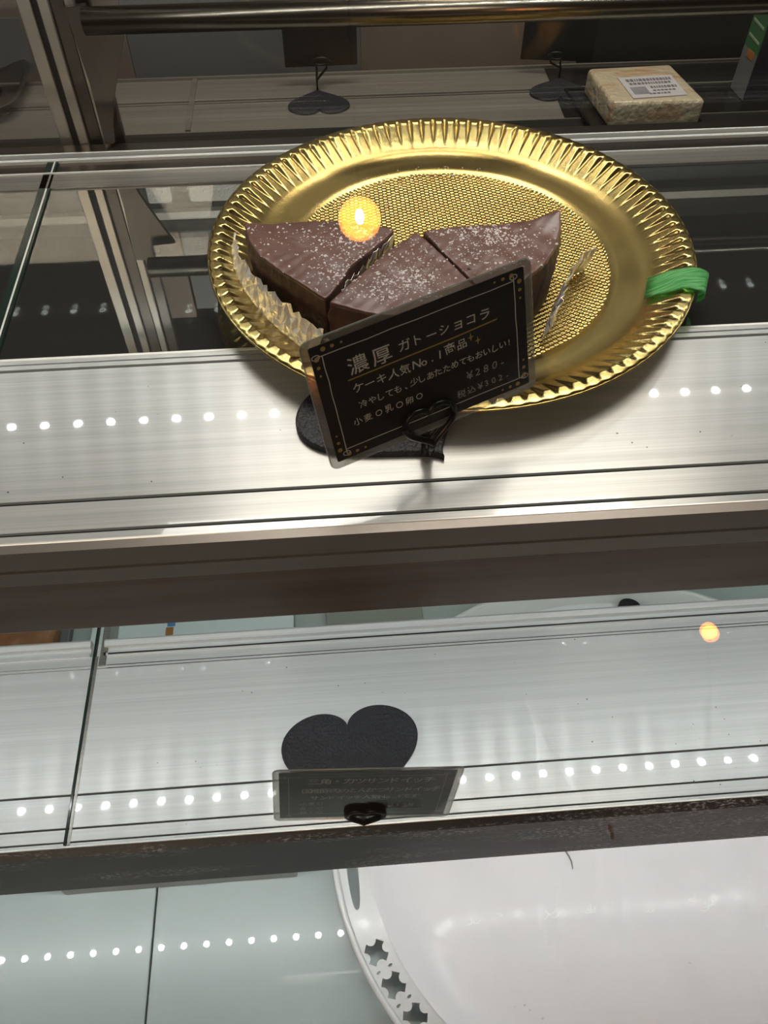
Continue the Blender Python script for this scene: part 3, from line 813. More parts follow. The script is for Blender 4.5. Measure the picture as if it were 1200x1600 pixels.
# ------------------------------------------------------------------ gold platter
PC = Vector((0.0735, 0.441)); PZ = S1 + 0.0005
def gold_mat():
    m, nt, b = new_mat('gold_foil')
    b.inputs['Base Color'].default_value = (0.51, 0.39, 0.15, 1)
    b.inputs['Metallic'].default_value = 1.0
    b.inputs['Roughness'].default_value = 0.25
    L = nt.links.new
    tc = nt.nodes.new('ShaderNodeTexCoord')
    # embossed diamond pattern in the middle
    sep = nt.nodes.new('ShaderNodeSeparateXYZ'); L(tc.outputs['Object'], sep.inputs[0])
    def sine(fx, fy):
        a = nt.nodes.new('ShaderNodeMath'); a.operation = 'MULTIPLY'; a.inputs[1].default_value = fx; L(sep.outputs[0], a.inputs[0])
        c = nt.nodes.new('ShaderNodeMath'); c.operation = 'MULTIPLY_ADD'; c.inputs[1].default_value = fy; L(sep.outputs[1], c.inputs[0]); L(a.outputs[0], c.inputs[2])
        s = nt.nodes.new('ShaderNodeMath'); s.operation = 'SINE'; L(c.outputs[0], s.inputs[0]); return s
    k = 2 * math.pi / 0.0029
    s1, s2, s3 = sine(k, 0), sine(k * 0.5, k * 0.866), sine(-k * 0.5, k * 0.866)
    a1 = nt.nodes.new('ShaderNodeMath'); a1.operation = 'ADD'; L(s2.outputs[0], a1.inputs[0]); L(s3.outputs[0], a1.inputs[1])
    ln = nt.nodes.new('ShaderNodeVectorMath'); ln.operation = 'LENGTH'
    cx_ = nt.nodes.new('ShaderNodeCombineXYZ'); L(sep.outputs[0], cx_.inputs[0]); L(sep.outputs[1], cx_.inputs[1]); L(cx_.outputs[0], ln.inputs[0])
    mk = nt.nodes.new('ShaderNodeMapRange'); mk.inputs['From Min'].default_value = 0.1015; mk.inputs['From Max'].default_value = 0.1000; L(ln.outputs['Value'], mk.inputs[0])
    mu = nt.nodes.new('ShaderNodeMath'); mu.operation = 'MULTIPLY'; L(a1.outputs[0], mu.inputs[0]); L(mk.outputs[0], mu.inputs[1])
    bp = nt.nodes.new('ShaderNodeBump'); bp.inputs['Strength'].default_value = 0.9; bp.inputs['Distance'].default_value = 0.00022
    L(mu.outputs[0], bp.inputs['Height'])
    nz = nt.nodes.new('ShaderNodeTexNoise'); nz.inputs['Scale'].default_value = 45; nz.inputs['Detail'].default_value = 5; L(tc.outputs['Object'], nz.inputs['Vector'])
    bp2 = nt.nodes.new('ShaderNodeBump'); bp2.inputs['Strength'].default_value = 0.25; bp2.inputs['Distance'].default_value = 0.001
    L(nz.outputs[0], bp2.inputs['Height']); L(bp.outputs[0], bp2.inputs['Normal']); L(bp2.outputs[0], b.inputs['Normal'])
    return m
M_gold = gold_mat()
plat = thing('cake_platter', 'round shiny gold platter with fluted rim and embossed centre', 'platter', (PC.x, PC.y, PZ))
NF, SUB = 104, 12
prof = [(0.0, 0.0022), (0.03, 0.0022), (0.06, 0.0022), (0.085, 0.0022), (0.0985, 0.0022), (0.1005, 0.0026), (0.1025, 0.0040), (0.106, 0.0048), (0.113, 0.0055), (0.1185, 0.0062), (0.1225, 0.0075),
        (0.1255, 0.0092), (0.1275, 0.0106), (0.1305, 0.0124), (0.1335, 0.0142), (0.1365, 0.0160), (0.1395, 0.0178), (0.1415, 0.0190), (0.1422, 0.0192), (0.1440, 0.0193), (0.1465, 0.0194), (0.1478, 0.0190), (0.1484, 0.0178)]
bm = bmesh.new()
rings = []
n = NF * SUB
for r_, z in prof[1:]:
    grow = 0.0
    if 0.1262 < r_ < 0.1419: grow = (r_ - 0.1262) / 0.0153
    elif r_ == 0.1422: grow = 0.75
    ring = []
    for i in range(n):
        ph = abs(((i % SUB) + 0.5) / SUB - 0.5) * 2                      # 0 in the middle of a flute, 1 at its border
        wd = 0.10 + 0.42 * grow                                          # the notch opens towards the rim
        notch = max(0.0, 1 - ph / wd) if grow else 0.0
        d = grow * (0.0022 * notch - 0.0005 * (1 - notch))
        lip = 0.0004 * math.cos(2 * math.pi * i / SUB) if r_ > 0.1463 else 0
        th = 2 * math.pi * i / n
        rr = r_ + d * 0.6 + lip; zz = z - d * 0.9
        ring.append(bm.verts.new((PC.x + rr * math.cos(th), PC.y + rr * math.sin(th), PZ + zz)))
    rings.append(ring)
cv = bm.verts.new((PC.x, PC.y, PZ + prof[0][1]))
for i in range(n): bm.faces.new((cv, rings[0][i], rings[0][(i + 1) % n]))
for a, b_ in zip(rings, rings[1:]):
    for i in range(n): bm.faces.new((a[i], b_[i], b_[(i + 1) % n], a[(i + 1) % n]))
pm = link('platter_body', bm, M_gold, plat, True)
md = pm.modifiers.new('thickness', 'SOLIDIFY'); md.thickness = 0.0006; md.offset = -1
bm = bmesh.new(); tube(bm, [(PC.x + 0.1483 * math.cos(2 * math.pi * i / 180), PC.y + 0.1483 * math.sin(2 * math.pi * i / 180), PZ + 0.0180) for i in range(180)], 0.0007, 6, True)
link('rolled_edge', bm, M_gold, plat, True)

# green tape strip over the platter rim
def tape_mat():
    m, nt, b = new_mat('green_tape')
    b.inputs['Roughness'].default_value = 0.6; b.inputs['Specular IOR Level'].default_value = 0.25
    tc = nt.nodes.new('ShaderNodeTexCoord'); mp = nt.nodes.new('ShaderNodeMapping'); mp.inputs['Rotation'].default_value = (0, 0, R(15)); mp.inputs['Rotation'].default_value = (0, 0, R(21.5)); mp.inputs['Scale'].default_value = (70, 1100, 70)
    nz = nt.nodes.new('ShaderNodeTexNoise'); nz.inputs['Scale'].default_value = 1
    mr = nt.nodes.new('ShaderNodeMapRange'); mr.inputs['From Min'].default_value = 0.35; mr.inputs['From Max'].default_value = 0.7
    mx = nt.nodes.new('ShaderNodeMix'); mx.data_type = 'RGBA'; mx.inputs[6].default_value = (0.09, 0.45, 0.13, 1); mx.inputs[7].default_value = (0.36, 0.78, 0.40, 1)
    L = nt.links.new
    L(tc.outputs['Object'], mp.inputs[0]); L(mp.outputs[0], nz.inputs['Vector']); L(nz.outputs[0], mr.inputs[0]); L(mr.outputs[0], mx.inputs[0]); L(mx.outputs[2], b.inputs['Base Color'])
    tr = nt.nodes.new('ShaderNodeBsdfTransparent'); tr.inputs[0].default_value = (0.35, 0.9, 0.4, 1)
    ms = nt.nodes.new('ShaderNodeMixShader'); ms.inputs[0].default_value = 0.75
    L(tr.outputs[0], ms.inputs[1]); L(b.outputs[0], ms.inputs[2]); L(ms.outputs[0], nt.nodes['Material Output'].inputs[0])
    return m
ta = R(-21.5)
tdir = Vector((math.cos(ta), math.sin(ta), 0)); tper = Vector((-math.sin(ta), math.cos(ta), 0))
tprof = [(0.1215, 0.0100), (0.1285, 0.0140), (0.1325, 0.0165), (0.1365, 0.0188), (0.1405, 0.0206), (0.1445, 0.0212), (0.1485, 0.0212), (0.1525, 0.0206), (0.1545, 0.0190), (0.1550, 0.0165), (0.1535, 0.0140), (0.1515, 0.0125)]
bm = bmesh.new(); g = []
for i, (r_, z) in enumerate(tprof):
    row = []
    for j in range(9):
        s = (j / 8 - 0.5) * 0.0225
        wob = 0.0004 * math.sin(i * 1.7 + j * 0.6) + 0.0003 * math.sin(j * 2.1)
        p = tdir * (r_ + 0.02 * s * i * 0.25) + tper * (s + 0.002 * (i / 11 - 0.5) * 1.2)
        row.append(bm.verts.new((PC.x + p.x, PC.y + p.y, PZ + z + wob)))
    g.append(row)
for i in range(len(g) - 1):
    for j in range(8): bm.faces.new((g[i][j], g[i + 1][j], g[i + 1][j + 1], g[i][j + 1]))
bmesh.ops.solidify(bm, geom=bm.faces[:], thickness=0.00025)
tag(link('tape_strip', bm, tape_mat(), None, True), 'strip of translucent green tape folded over the platter rim', 'tape')

# ------------------------------------------------------------------ chocolate cake wedges
M_choc = pbr('chocolate', (0.070, 0.024, 0.015), 0.55, 0.0, 0.35, colvar=((70, 70, 45), (0.036, 0.012, 0.008), 0.40, 0.62), bump=((420, 420, 420), 0.55, 0.0007))
M_choc_top = pbr('chocolate_top', (0.110, 0.046, 0.034), 0.36, 0.0, 0.55, colvar=((45, 45, 45), (0.080, 0.028, 0.018), 0.45, 0.68), bump=((170, 170, 170), 0.35, 0.0008))
M_foil = pbr('silver_foil', (0.95, 0.95, 0.95), 0.30, 0.50, bump=((260, 260, 260), 0.6, 0.0015))
M_sugar = pbr('powdered_sugar', (0.92, 0.90, 0.92), 0.9)
CT = S1 + 0.040; CB = S1 + 0.0040

def resample(pts, step, closed=True):
    out = []
    n = len(pts)
    for i in range(n if closed else n - 1):
        a, b_ = Vector(pts[i]), Vector(pts[(i + 1) % n])
        m = max(1, int(round((b_ - a).length / step)))
        for k in range(m): out.append(a.lerp(b_, k / m))
    if not closed: out.append(Vector(pts[-1]))
    return out

def smooth_loop(p, it=2):
    for _ in range(it):
        n = len(p); p = [(p[i - 1] + p[i] * 2 + p[(i + 1) % n]) / 4 for i in range(n)]
    return p

def noise2(x, y, seed):
    return (math.sin(x * 310 + seed) * math.cos(y * 270 + seed * 2.1) + 0.6 * math.sin(x * 710 + y * 530 + seed * 3) + 0.4 * math.cos(x * 1330 - y * 1170 + seed)) / 2

def inside(pt, poly):
    c = False; n = len(poly)
    for i in range(n):
        a, b_ = poly[i], poly[i - 1]
        if (a.y > pt[1]) != (b_.y > pt[1]) and pt[0] < (b_.x - a.x) * (pt[1] - a.y) / (b_.y - a.y) + a.x: c = not c
    return c

def cake(label, px_outline, seed, raise_at=None, sugar=(), draft=0.94):
    top = [onz(u, v, CT).xy for u, v in px_outline]
    lp = smooth_loop(resample([Vector(p) for p in top], 0.0011), 2)
    cen = sum(lp, Vector((0, 0))) / len(lp)
    t = thing('chocolate_cake', label, 'cake', (cen.x, cen.y, CB))
    n = len(lp); rnd = random.Random(seed)
    def zt_(p):
        z = CT + 0.00045 * noise2(p.x * 0.5, p.y * 0.5, seed)
        if raise_at:
            dd = (p - onz(*raise_at, CT).xy).length; z += 0.0045 * max(0, 1 - dd / 0.022) ** 1.6
        return z
    rings = []
    side = [(0.0, draft, 0.0), (0.10, draft + 0.004, 1), (0.25, draft + 0.015, 1), (0.42, draft + 0.026, 1), (0.60, draft + 0.038, 1), (0.78, draft + 0.05, 1), (0.90, 0.997, 0.7), (0.955, 1.0, 0.4)]
    bm = bmesh.new()
    for f, s, am in side:
        ring = []
        for i, p in enumerate(lp):
            q = cen + (p - cen) * s
            out = (p - cen).normalized()
            d = am * 0.0006 * (noise2(p.x + f * 0.02, p.y - f * 0.015, seed + f * 4) + 0.5 * math.sin(i * 0.9 + f * 9))
            q = q + out * d
            ring.append(bm.verts.new((q.x, q.y, CB + f * (zt_(p) - CB))))
        rings.append(ring)
    topstart = len(rings)
    for s, dz in ((0.995, -0.0006), (0.985, -0.0001), (0.965, 0), (0.93, 0), (0.88, 0), (0.82, 0), (0.75, 0), (0.66, 0), (0.56, 0), (0.45, 0), (0.33, 0), (0.20, 0), (0.08, 0)):
        ring = []
        for p in lp:
            q = cen + (p - cen) * s
            ring.append(bm.verts.new((q.x, q.y, zt_(q) + dz)))
        rings.append(ring)
    for k, (a, b_) in enumerate(zip(rings, rings[1:])):
        for i in range(n):
            f = bm.faces.new((a[i], a[(i + 1) % n], b_[(i + 1) % n], b_[i]))
            if k >= topstart - 1: f.material_index = 1
    f = bm.faces.new(rings[-1]); f.material_index = 1
    bm.faces.new(rings[0][::-1])
    body = link('cake_body', bm, M_choc, t, True)
    body.data.materials.append(M_choc_top)
    # powdered sugar
    bs = bmesh.new()
    # small pits of the baked top are modelled as dark open bubbles
    for (u, v, ru, rv, cnt) in sugar:
        for _ in range(cnt):
            uu = rnd.gauss(u, ru); vv = rnd.gauss(v, rv)
            P = onz(uu, vv, CT)
            if not inside(P.xy, lp): continue
            pz = zt_(P.xy)
            r0 = abs(rnd.gauss(0.00034, 0.00024)) + 0.00014
            vtx = []
            k = rnd.choice((4, 5))
            a0 = rnd.uniform(0, 6.28)
            for j in range(k):
                aa = a0 + 2 * math.pi * j / k; rr = r0 * rnd.uniform(0.6, 1.3)
                vtx.append(bs.verts.new((P.x + rr * math.cos(aa), P.y + rr * math.sin(aa), pz - 0.00005)))
            apex = bs.verts.new((P.x, P.y, pz + r0 * 0.9))
            for j in range(k): bs.faces.new((vtx[j], vtx[(j + 1) % k], apex))
    tag(link('powdered_sugar', bs, M_sugar, t), kind='stuff')
    return t, lp, cen

def foil(parent, px_path, z0, h, flare, seed, off=0.0009, crk=0.0012, taper=0.0, rows=6, stepx=0.0028):
    """crumpled foil: coarse random facets standing round the cake"""
    base = resample([onz(u, v, z0).xy for u, v in px_path], stepx, False)
    rnd = random.Random(seed)
    cen = parent.location.xy
    bm = bmesh.new(); g = []
    N = len(base)
    for i, p in enumerate(base):
        t = (base[min(i + 1, N - 1)] - base[max(i - 1, 0)]).normalized(); out = Vector((t.y, -t.x))
        if out.dot(p - cen) < 0: out = -out
        hh = h * (1 + rnd.uniform(-0.09, 0.07)) * (1 - taper * abs(2 * i / (N - 1) - 1))
        pleat = rnd.uniform(-1, 1) * crk * 0.6
        row = []
        for k in range(rows + 1):
            f = k / rows
            q = p + out * (off + flare * f ** 1.3 + (pleat + rnd.uniform(-1, 1) * crk) * (0.35 + 0.65 * f)) + t * rnd.uniform(-1, 1) * stepx * 0.3
            row.append(bm.verts.new((q.x, q.y, z0 + hh * f + (rnd.uniform(-1, 1) * 0.0008 if k else 0))))
        g.append(row)
    for i in range(N - 1):
        for k in range(rows):
            q = (g[i][k], g[i + 1][k], g[i + 1][k + 1], g[i][k + 1])
            if rnd.random() < 0.5: bm.faces.new(q[:3]); bm.faces.new((q[0], q[2], q[3]))
            else: bm.faces.new((q[0], q[1], q[3])); bm.faces.new(q[1:])
    bmesh.ops.recalc_face_normals(bm, faces=bm.faces)
    bmesh.ops.solidify(bm, geom=bm.faces[:], thickness=0.00015)
    return link('foil_wrap', bm, M_foil, parent, False)

A_px = [(381, 348), (425, 349), (470, 346), (520, 344), (570, 348), (617, 358), (603, 372), (550, 414), (518, 458), (508, 468), (480, 450), (440, 425), (405, 400), (388, 375)]
B_px = [(650, 362), (672, 380), (700, 405), (738, 442), (755, 462), (720, 480), (680, 492), (640, 496), (596, 492), (555, 484), (513, 472), (540, 448), (575, 418), (615, 385)]
C_px = [(661, 360), (720, 353), (775, 350), (825, 345), (875, 336), (876, 358), (869, 386), (852, 412), (818, 440), (760, 455), (745, 447), (715, 415), (690, 392)]
cA, lA, _ = cake('left chocolate cake wedge with foil round its lower left side', A_px, 1, None,
                 [(545, 405, 40, 26, 260), (560, 372, 38, 14, 200), (500, 385, 60, 22, 120), (470, 360, 60, 12, 60), (520, 425, 16, 14, 120), (398, 356, 8, 3, 12)], 0.965)
cB, lB, _ = cake('middle chocolate cake wedge, partly behind the black card', B_px, 2, None,
                 [(640, 435, 26, 10, 190), (620, 430, 60, 24, 330), (590, 455, 35, 14, 170), (650, 390, 25, 18, 110)], 0.985)
cC, lC, _ = cake('right chocolate cake wedge with a raised outer corner', C_px, 3, (872, 340),
                 [(745, 365, 42, 9, 260), (760, 385, 50, 20, 300), (800, 370, 40, 18, 110), (735, 400, 30, 20, 90)], 1.0)
Z0 = S1 + 0.0035
foil(cA, [(379, 408), (383, 440), (405, 476), (438, 507), (480, 541), (512, 560)], Z0, 0.0225, -0.0072, 1, off=0.0085, crk=0.0009, taper=0.05)
foil(cA, [(524, 532), (548, 500), (575, 470), (604, 446)], Z0, 0.0365, 0.0050, 2, crk=0.0009)
foil(cC, [(910, 420), (893, 430), (877, 452), (862, 482), (850, 512), (843, 535)], Z0, 0.0235, 0.0060, 3, off=0.001, crk=0.0016, taper=0.15)
foil(cC, [(698, 470), (725, 495), (748, 515)], Z0, 0.0365, 0.0016, 4, crk=0.0006)
foil(cB, [(512, 545), (560, 560), (620, 570), (700, 565), (760, 545)], Z0, 0.012, 0.004, 5)
# sugar spilled on the platter
bs = bmesh.new(); rnd = random.Random(9)
for (u, v, ru, rv, cnt) in ((712, 231, 18, 5, 150), (690, 262, 40, 10, 80), (610, 330, 60, 20, 90), (560, 300, 60, 25, 50), (640, 300, 90, 30, 80)):
    for _ in range(cnt):
        P = onz(rnd.gauss(u, ru), rnd.gauss(v, rv), PZ + 0.0026)
        rad = (P.xy - PC).length
        if rad > 0.122: continue
        z = PZ + 0.0026 + (0.0 if rad < 0.1 else 0.0022)
        r0 = rnd.uniform(0.00015, 0.00042)
        vtx = [bs.verts.new((P.x + r0 * math.cos(j * 1.57 + u), P.y + r0 * math.sin(j * 1.57 + u), z)) for j in range(4)]
        ap = bs.verts.new((P.x, P.y, z + r0))
        for j in range(4): bs.faces.new((vtx[j], vtx[(j + 1) % 4], ap))
tag(link('powdered_sugar', bs, M_sugar, plat), kind='stuff')
# orange crumb on the platter
bm = bmesh.new(); bmesh.ops.create_icosphere(bm, subdivisions=1, radius=0.0008, matrix=Matrix.Translation(onz(841, 313, PZ + 0.0035)))
tag(link('crumb', bm, pbr('crumb', (0.5, 0.08, 0.02), 0.6)), 'tiny orange crumb on the embossed gold centre', 'crumb')

# ------------------------------------------------------------------ white tray on the deck
M_white = pbr('white_enamel', (0.76, 0.75, 0.76), 0.33, 0.0, 0.5, coat=0.3, coat_rough=0.12)
M_white_in = pbr('white_tray_floor', (0.87, 0.835, 0.865), 0.50, 0.0, 0.4, coat=0.15, coat_rough=0.12, colvar=((14, 14, 14), (0.81, 0.775, 0.80), 0.5, 0.75))
M_greyt_dark = pbr('grey_shaving', (0.25, 0.23, 0.23), 0.6)
TC = Vector((0.262, 0.228)); TA, TB = 0.292, 0.268; TZ = S3 + 0.020
tray = thing('perforated_tray', 'large white oval tray with a pierced rim and slot handle', 'tray', (TC.x, TC.y, S3))
def ell(k, th, dz=0): return Vector((TC.x + (TA - k) * math.cos(th), TC.y + (TB - k) * math.sin(th), dz))
# flange with holes: 2D curve filled, then turned into mesh
cu = bpy.data.curves.new('flange', 'CURVE'); cu.dimensions = '2D'; cu.fill_mode = 'BOTH'; cu.resolution_u = 1
def spline(pts):
    s = cu.splines.new('POLY'); s.points.add(len(pts) - 1)
    for p, q in zip(s.points, pts): p.co = (q[0], q[1], 0, 1)
    s.use_cyclic_u = True
FW = 0.029
spline([tuple(ell(0.0, 2 * math.pi * i / 220).xy) for i in range(220)])
spline([tuple(ell(FW, 2 * math.pi * i / 220).xy) for i in range(220)])
def th_of(u, v):
    p = onz(u, v, TZ + 0.001); return math.atan2((p.y - TC.y) / TB, (p.x - TC.x) / TA)
def local(th, s, r_, k=FW / 2):
    """s along the rim, r_ outward, from the rim's middle line at angle th"""
    c = ell(k, th).xy; t = Vector((-(TA) * math.sin(th), TB * math.cos(th))).normalized(); o = Vector((t.y, -t.x))
    q = c + t * s + o * r_; return (q.x, q.y)
def cross(th, k):
    pts = []
    R0 = 0.0108
    for q in range(4):
        a0 = math.pi / 4 + q * math.pi / 2
        pts += [(a0 - 0.34, R0), (a0, R0 * 0.95), (a0 + 0.34, R0)]
        # concave side: arc of a circle that bites in between two arms
        D, B_ = R0 * 1.00, R0 * 0.43
        for k_ in (-2, -1, 0, 1, 2):
            be = k_ * 0.60
            px_, py_ = D - B_ * math.cos(be), B_ * math.sin(be)
            pts.append((a0 + math.pi / 4 + math.atan2(py_, px_), math.hypot(px_, py_)))
    spline([local(th, rr * math.cos(a) * 1.0, rr * math.sin(a), k) for a, rr in pts])
def small_hole(th, off, k):
    spline([local(th, 0.0012 * math.cos(j * math.pi / 4), off + 0.0021 * math.sin(j * math.pi / 4), k) for j in range(8)])
def slot(th, half):
    spline([local(th, half * math.cos(a) , 0.0052 * math.copysign(abs(math.sin(a)) ** 0.75, math.sin(a)), FW * 0.50) for a in [2 * math.pi * i / 28 for i in range(28)]])
th1 = th_of(592, 1487); th2 = th_of(623, 1535); step = abs(th2 - th1)
KM = 0.0135
th_slot = math.pi + 0.075
half_slot = 0.040
slot(th_slot - 0.0, half_slot); slot(math.pi - th_slot, half_slot)
if th1 < 0: th1 += 2 * math.pi
for sgn_x in (1, -1):
    for sgn_y in (1, -1):
        for k in range(7):
            a = th1 + k * step
            d = a - math.pi
            aa = math.pi + d if sgn_x == 1 else -d
            if sgn_y == -1: aa = -aa
            cross(aa, KM)
            if k < 6:
                d2 = d + step / 2; ab = math.pi + d2 if sgn_x == 1 else -d2
                if sgn_y == -1: ab = -ab
                small_hole(ab, 0.0058, KM); small_hole(ab, -0.0058, KM)
co = bpy.data.objects.new('flange', cu); scene.collection.objects.link(co)
bpy.context.view_layer.update()
dg = bpy.context.evaluated_depsgraph_get(); me = co.evaluated_get(dg).to_mesh()
bm = bmesh.new(); bm.from_mesh(me); co.evaluated_get(dg).to_mesh_clear()
bpy.data.objects.remove(co); bpy.data.curves.remove(cu)
for v in bm.verts: v.co.z = TZ
bmesh.ops.remove_doubles(bm, verts=bm.verts, dist=1e-6)
bmesh.ops.solidify(bm, geom=bm.faces[:], thickness=0.0016)
link('pierced_rim', bm, M_white, tray)
bm = bmesh.new(); tube(bm, [ell(-0.0005, 2 * math.pi * i / 160, TZ + 0.0002) for i in range(160)], 0.0030, 10, True)
link('rolled_lip', bm, M_white, tray, True)
bm = bmesh.new(); rings = []
for k, z in ((FW - 0.0003, TZ + 0.0008), (FW + 0.002, TZ + 0.0002), (FW + 0.006, TZ - 0.0015), (FW + 0.012, TZ - 0.0045), (FW + 0.020, TZ - 0.0075), (FW + 0.034, TZ - 0.0100), (FW + 0.045, TZ - 0.0104), (0.10, TZ - 0.0105), (0.15, TZ - 0.0105), (0.2, TZ - 0.0105)):
    rings.append([bm.verts.new(ell(k, 2 * math.pi * i / 120, z)) for i in range(120)])
for a, b_ in zip(rings, rings[1:]):
    for i in range(120): bm.faces.new((a[i], a[(i + 1) % 120], b_[(i + 1) % 120], b_[i]))
bm.faces.new(rings[-1])
bmesh.ops.recalc_face_normals(bm, faces=bm.faces)
link('tray_dish', bm, M_white_in, tray, True)

def ribbon(bm, P, w):
    for p, q in zip(P, P[1:]):
        t = (q - p); t.z = 0
        if t.length < 1e-6: continue
        t.normalize(); sd = Vector((-t.y, t.x, 0)) * w / 2
        bm.faces.new([bm.verts.new(k) for k in (p - sd, q - sd, q + sd, p + sd)])
rnd = random.Random(21)
bm = bmesh.new(); FZ = TZ - 0.0104
for u, v, n_, sz in ((925, 1425, 4, 16), (860, 1432, 3, 22), (1110, 1418, 4, 24), (783, 1432, 2, 8), (740, 1440, 2, 16), (1015, 1425, 2, 10), (1085, 1405, 2, 14)):
    for _ in range(n_):
        uu, vv = u + rnd.uniform(-6, 6), v + rnd.uniform(-4, 4); a0 = rnd.uniform(1.0, 2.6)
        ribbon(bm, [onz(uu + math.cos(a0 + k * 0.35) * sz * (k / 4 - 0.5), vv + math.sin(a0 + k * 0.35) * sz * (k / 4 - 0.5), FZ) for k in range(5)], 0.0007)
tag(link('scuff_marks', bm, pbr('white_scuff', (0.97, 0.97, 0.98), 0.6), tray), 'faint white scuffs on the tray floor', kind='stuff')
bm = bmesh.new()
for u, v, r_ in ((820, 1570, .0012), (828, 1578, .0009), (848, 1591, .0011), (1078, 1504, .0010), (805, 1573, .0007)):
    bmesh.ops.create_icosphere(bm, subdivisions=1, radius=r_, matrix=Matrix.Translation(onz(u, v, FZ + r_ * 0.3)))
tag(link('crumbs', bm, M_white, tray), kind='stuff')
bm = bmesh.new(); tube(bm, [onz(884, 1330, FZ + 0.001), onz(889, 1338, FZ + 0.001), onz(893, 1346, FZ + 0.001), onz(895, 1358, FZ + 0.0008)], [0.0009, 0.0008, 0.0007, 0.0004], 6)
tag(link('plastic_shaving', bm, M_greyt_dark, None), 'tiny grey curled shaving lying on the white tray below the black rail', 'shaving')
# black heart stand seen beyond the tray through the lower shelf glass
st = thing('card_stand', 'dark heart stand lobe peeking beyond the white tray through the glass', 'card stand', (0.312, 0.475, S3))
heart_base(st, (0.300, 0.428, TZ - 0.016), R(-38), 0.046, 0.026)

# white carton lid and grey trays on the deck behind
M_boxw = pbr('white_card_box', (0.84, 0.88, 0.91), 0.55); M_boxs = pbr('shaded_card_side', (0.42, 0.44, 0.44), 0.6)  # side of the white box greyed in its colour to carry shade
bx0 = onz(100, 1402, S3 + 0.001); bx1 = onz(465, 1392, S3 + 0.001)
wb = thing('white_box', 'flat white cardboard box under the lower shelf, left of the tray', 'box', ((bx0.x + bx1.x) / 2, 0.3, S3))
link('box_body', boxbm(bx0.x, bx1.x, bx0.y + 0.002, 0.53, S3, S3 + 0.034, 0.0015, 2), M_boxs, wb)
link('box_lid', boxbm(bx0.x - 0.0012, bx1.x + 0.0012, bx0.y + 0.0008, 0.532, S3 + 0.0345, S3 + 0.0375, 0.001, 2), M_boxw, wb)
p = onz(265, 985, S3 + 0.038)
link('orange_print', boxbm(p.x - 0.004, p.x + 0.004, p.y - 0.010, p.y + 0.004, S3 + 0.0376, S3 + 0.0380), M_orange, wb)
link('blue_print', boxbm(p.x - 0.003, p.x + 0.0055, p.y + 0.005, p.y + 0.022, S3 + 0.0376, S3 + 0.0380), pbr('blue_print', (0.08, 0.25, 0.55), 0.5), wb)
M_crust = pbr('brown_crust', (0.30, 0.12, 0.05), 0.6, colvar=((50, 50, 50), (0.42, 0.22, 0.11), 0.4, 0.65), bump=((120, 120, 120), 0.8, 0.004))
bw = thing('bread_tray', 'brown baked loaf slab on the deck at the left edge', 'bread', (-0.40, 0.47, S3))
q0 = onz(84, 990, S3 + 0.03)
bm = boxbm(q0.x - 0.22, q0.x, 0.40, 0.56, S3 + 0.004, S3 + 0.03, 0.006, 4)
link('crust', bm, M_crust, bw, True)
link('paper_case', boxbm(q0.x - 0.225, q0.x + 0.010, 0.395, 0.565, S3, S3 + 0.010, 0.002, 2), M_grey_panel, bw)
M_greyt = pbr('grey_tray', (0.15, 0.15, 0.135), 0.45); M_greyt2 = pbr('grey_tray_light', (0.26, 0.26, 0.24), 0.45)
g0 = onz(512, 955, S3 + 0.02); g1_ = onz(660, 950, S3 + 0.02); g2_ = onz(855, 940, S3 + 0.02)
t = thing('grey_container', 'pale grey shallow container on the deck behind the tray, left one', 'container', ((g0.x + g1_.x) / 2, 0.53, S3))
link('container_body', boxbm(g0.x, g1_.x - 0.001, 0.452, 0.585, S3, S3 + 0.020, 0.003, 3), M_greyt2, t)
link('container_lid', boxbm(g0.x - 0.002, g1_.x - 0.0005, 0.450, 0.587, S3 + 0.0202, S3 + 0.0225, 0.001, 2), M_greyt2, t)
t = thing('grey_container', 'darker grey shallow container on the deck behind the tray, right one', 'container', ((g1_.x + g2_.x) / 2, 0.53, S3))
link('container_body', boxbm(g1_.x, g2_.x, 0.500, 0.587, S3, S3 + 0.020, 0.003, 3), M_greyt, t)
link('container_lid', boxbm(g1_.x, g2_.x + 0.002, 0.498, 0.589, S3 + 0.0202, S3 + 0.0225, 0.001, 2), M_greyt, t)

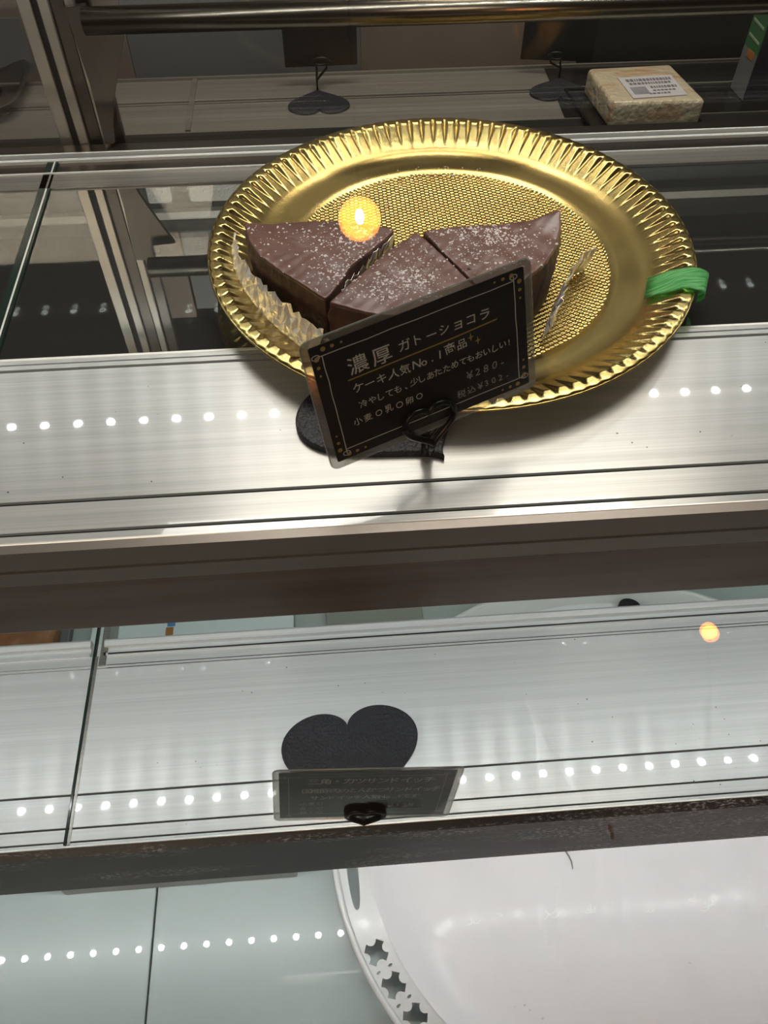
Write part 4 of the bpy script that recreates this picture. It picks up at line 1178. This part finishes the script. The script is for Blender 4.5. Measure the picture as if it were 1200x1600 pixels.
# ------------------------------------------------------------------ lamps in the shop behind the viewer (seen as reflections in the front glass)
M_shade = pbr('amber_shade', (0.9, 0.45, 0.12), 0.5, emit=((1.0, 0.28, 0.03), 20.0))
M_bulb = pbr('lit_bulb', (1, 0.9, 0.7), 0.5, emit=((1.0, 0.80, 0.42), 420.0))
GN = Vector((0, -1, 0.375)).normalized()
def mirror_point(u, v, dist):
    d = ray(u, v).normalized(); s = 0.331 / (d.y - 0.375 * d.z); P = d * s
    r_ = d - GN * 2 * d.dot(GN); return P + r_ * dist
def globe(name, label, P, rad, bulb_r, bulb_off, cord):
    t = thing(name, label, 'lamp', tuple(P))
    bm = bmesh.new(); bmesh.ops.create_uvsphere(bm, u_segments=24, v_segments=16, radius=rad, matrix=Matrix.Translation(P))
    # open front: the globe is a cup with the bulb in view
    front = (Vector((0, 0.27, -0.17)) - P).normalized()
    dele = [f for f in bm.faces if (f.calc_center_median() - P).dot(front) > rad * 0.55]
    bmesh.ops.delete(bm, geom=dele, context='FACES')
    link('lamp_shade', bm, M_shade, t, True)
    if bulb_r:
        bm = bmesh.new(); bmesh.ops.create_uvsphere(bm, u_segments=16, v_segments=10, radius=bulb_r, matrix=Matrix.Translation(P + Vector(bulb_off)) @ Matrix.Diagonal((0.8, 0.8, 1.3, 1)))
        link('bulb', bm, M_bulb, t, True)
    bm = bmesh.new()
    if cord: tube(bm, [P + Vector((0, 0, rad * 0.9)), Vector((P.x, P.y, rz1))], 0.003, 8)
    else: tube(bm, [Vector((P.x, P.y, -0.9)), P - Vector((0, 0, rad * 0.9))], 0.006, 8)
    link('cord' if cord else 'lamp_stem', bm, M_wire, t)
P = mirror_point(562, 343, 1.4)
globe('pendant_lamp', 'amber globe pendant lamp glowing, mirrored in the front glass', P, 0.042, 0.011, (0, 0.01, 0.003), True)
P = mirror_point(1110, 990, 1.0)
globe('table_lamp', 'small amber lamp on the side table, mirrored at right', P, 0.014, 0.0, (0, 0, 0), False)
tt = thing('side_table', 'dark side table behind the viewer carrying the small amber lamp', 'table', (0.6, -0.7, -EYE))
link('table_top', boxbm(P.x - 0.25, P.x + 0.25, P.y - 0.25, P.y + 0.2, -0.92, -0.90, 0.003, 2), M_wall, tt)
for sx in (-1, 1):
    for sy in (-1, 1):
        link('leg', boxbm(P.x + sx * 0.22 - 0.015, P.x + sx * 0.22 + 0.015, P.y - 0.02 + sy * 0.19 - 0.015, P.y - 0.02 + sy * 0.19 + 0.015, -EYE, -0.92), M_wall, tt)
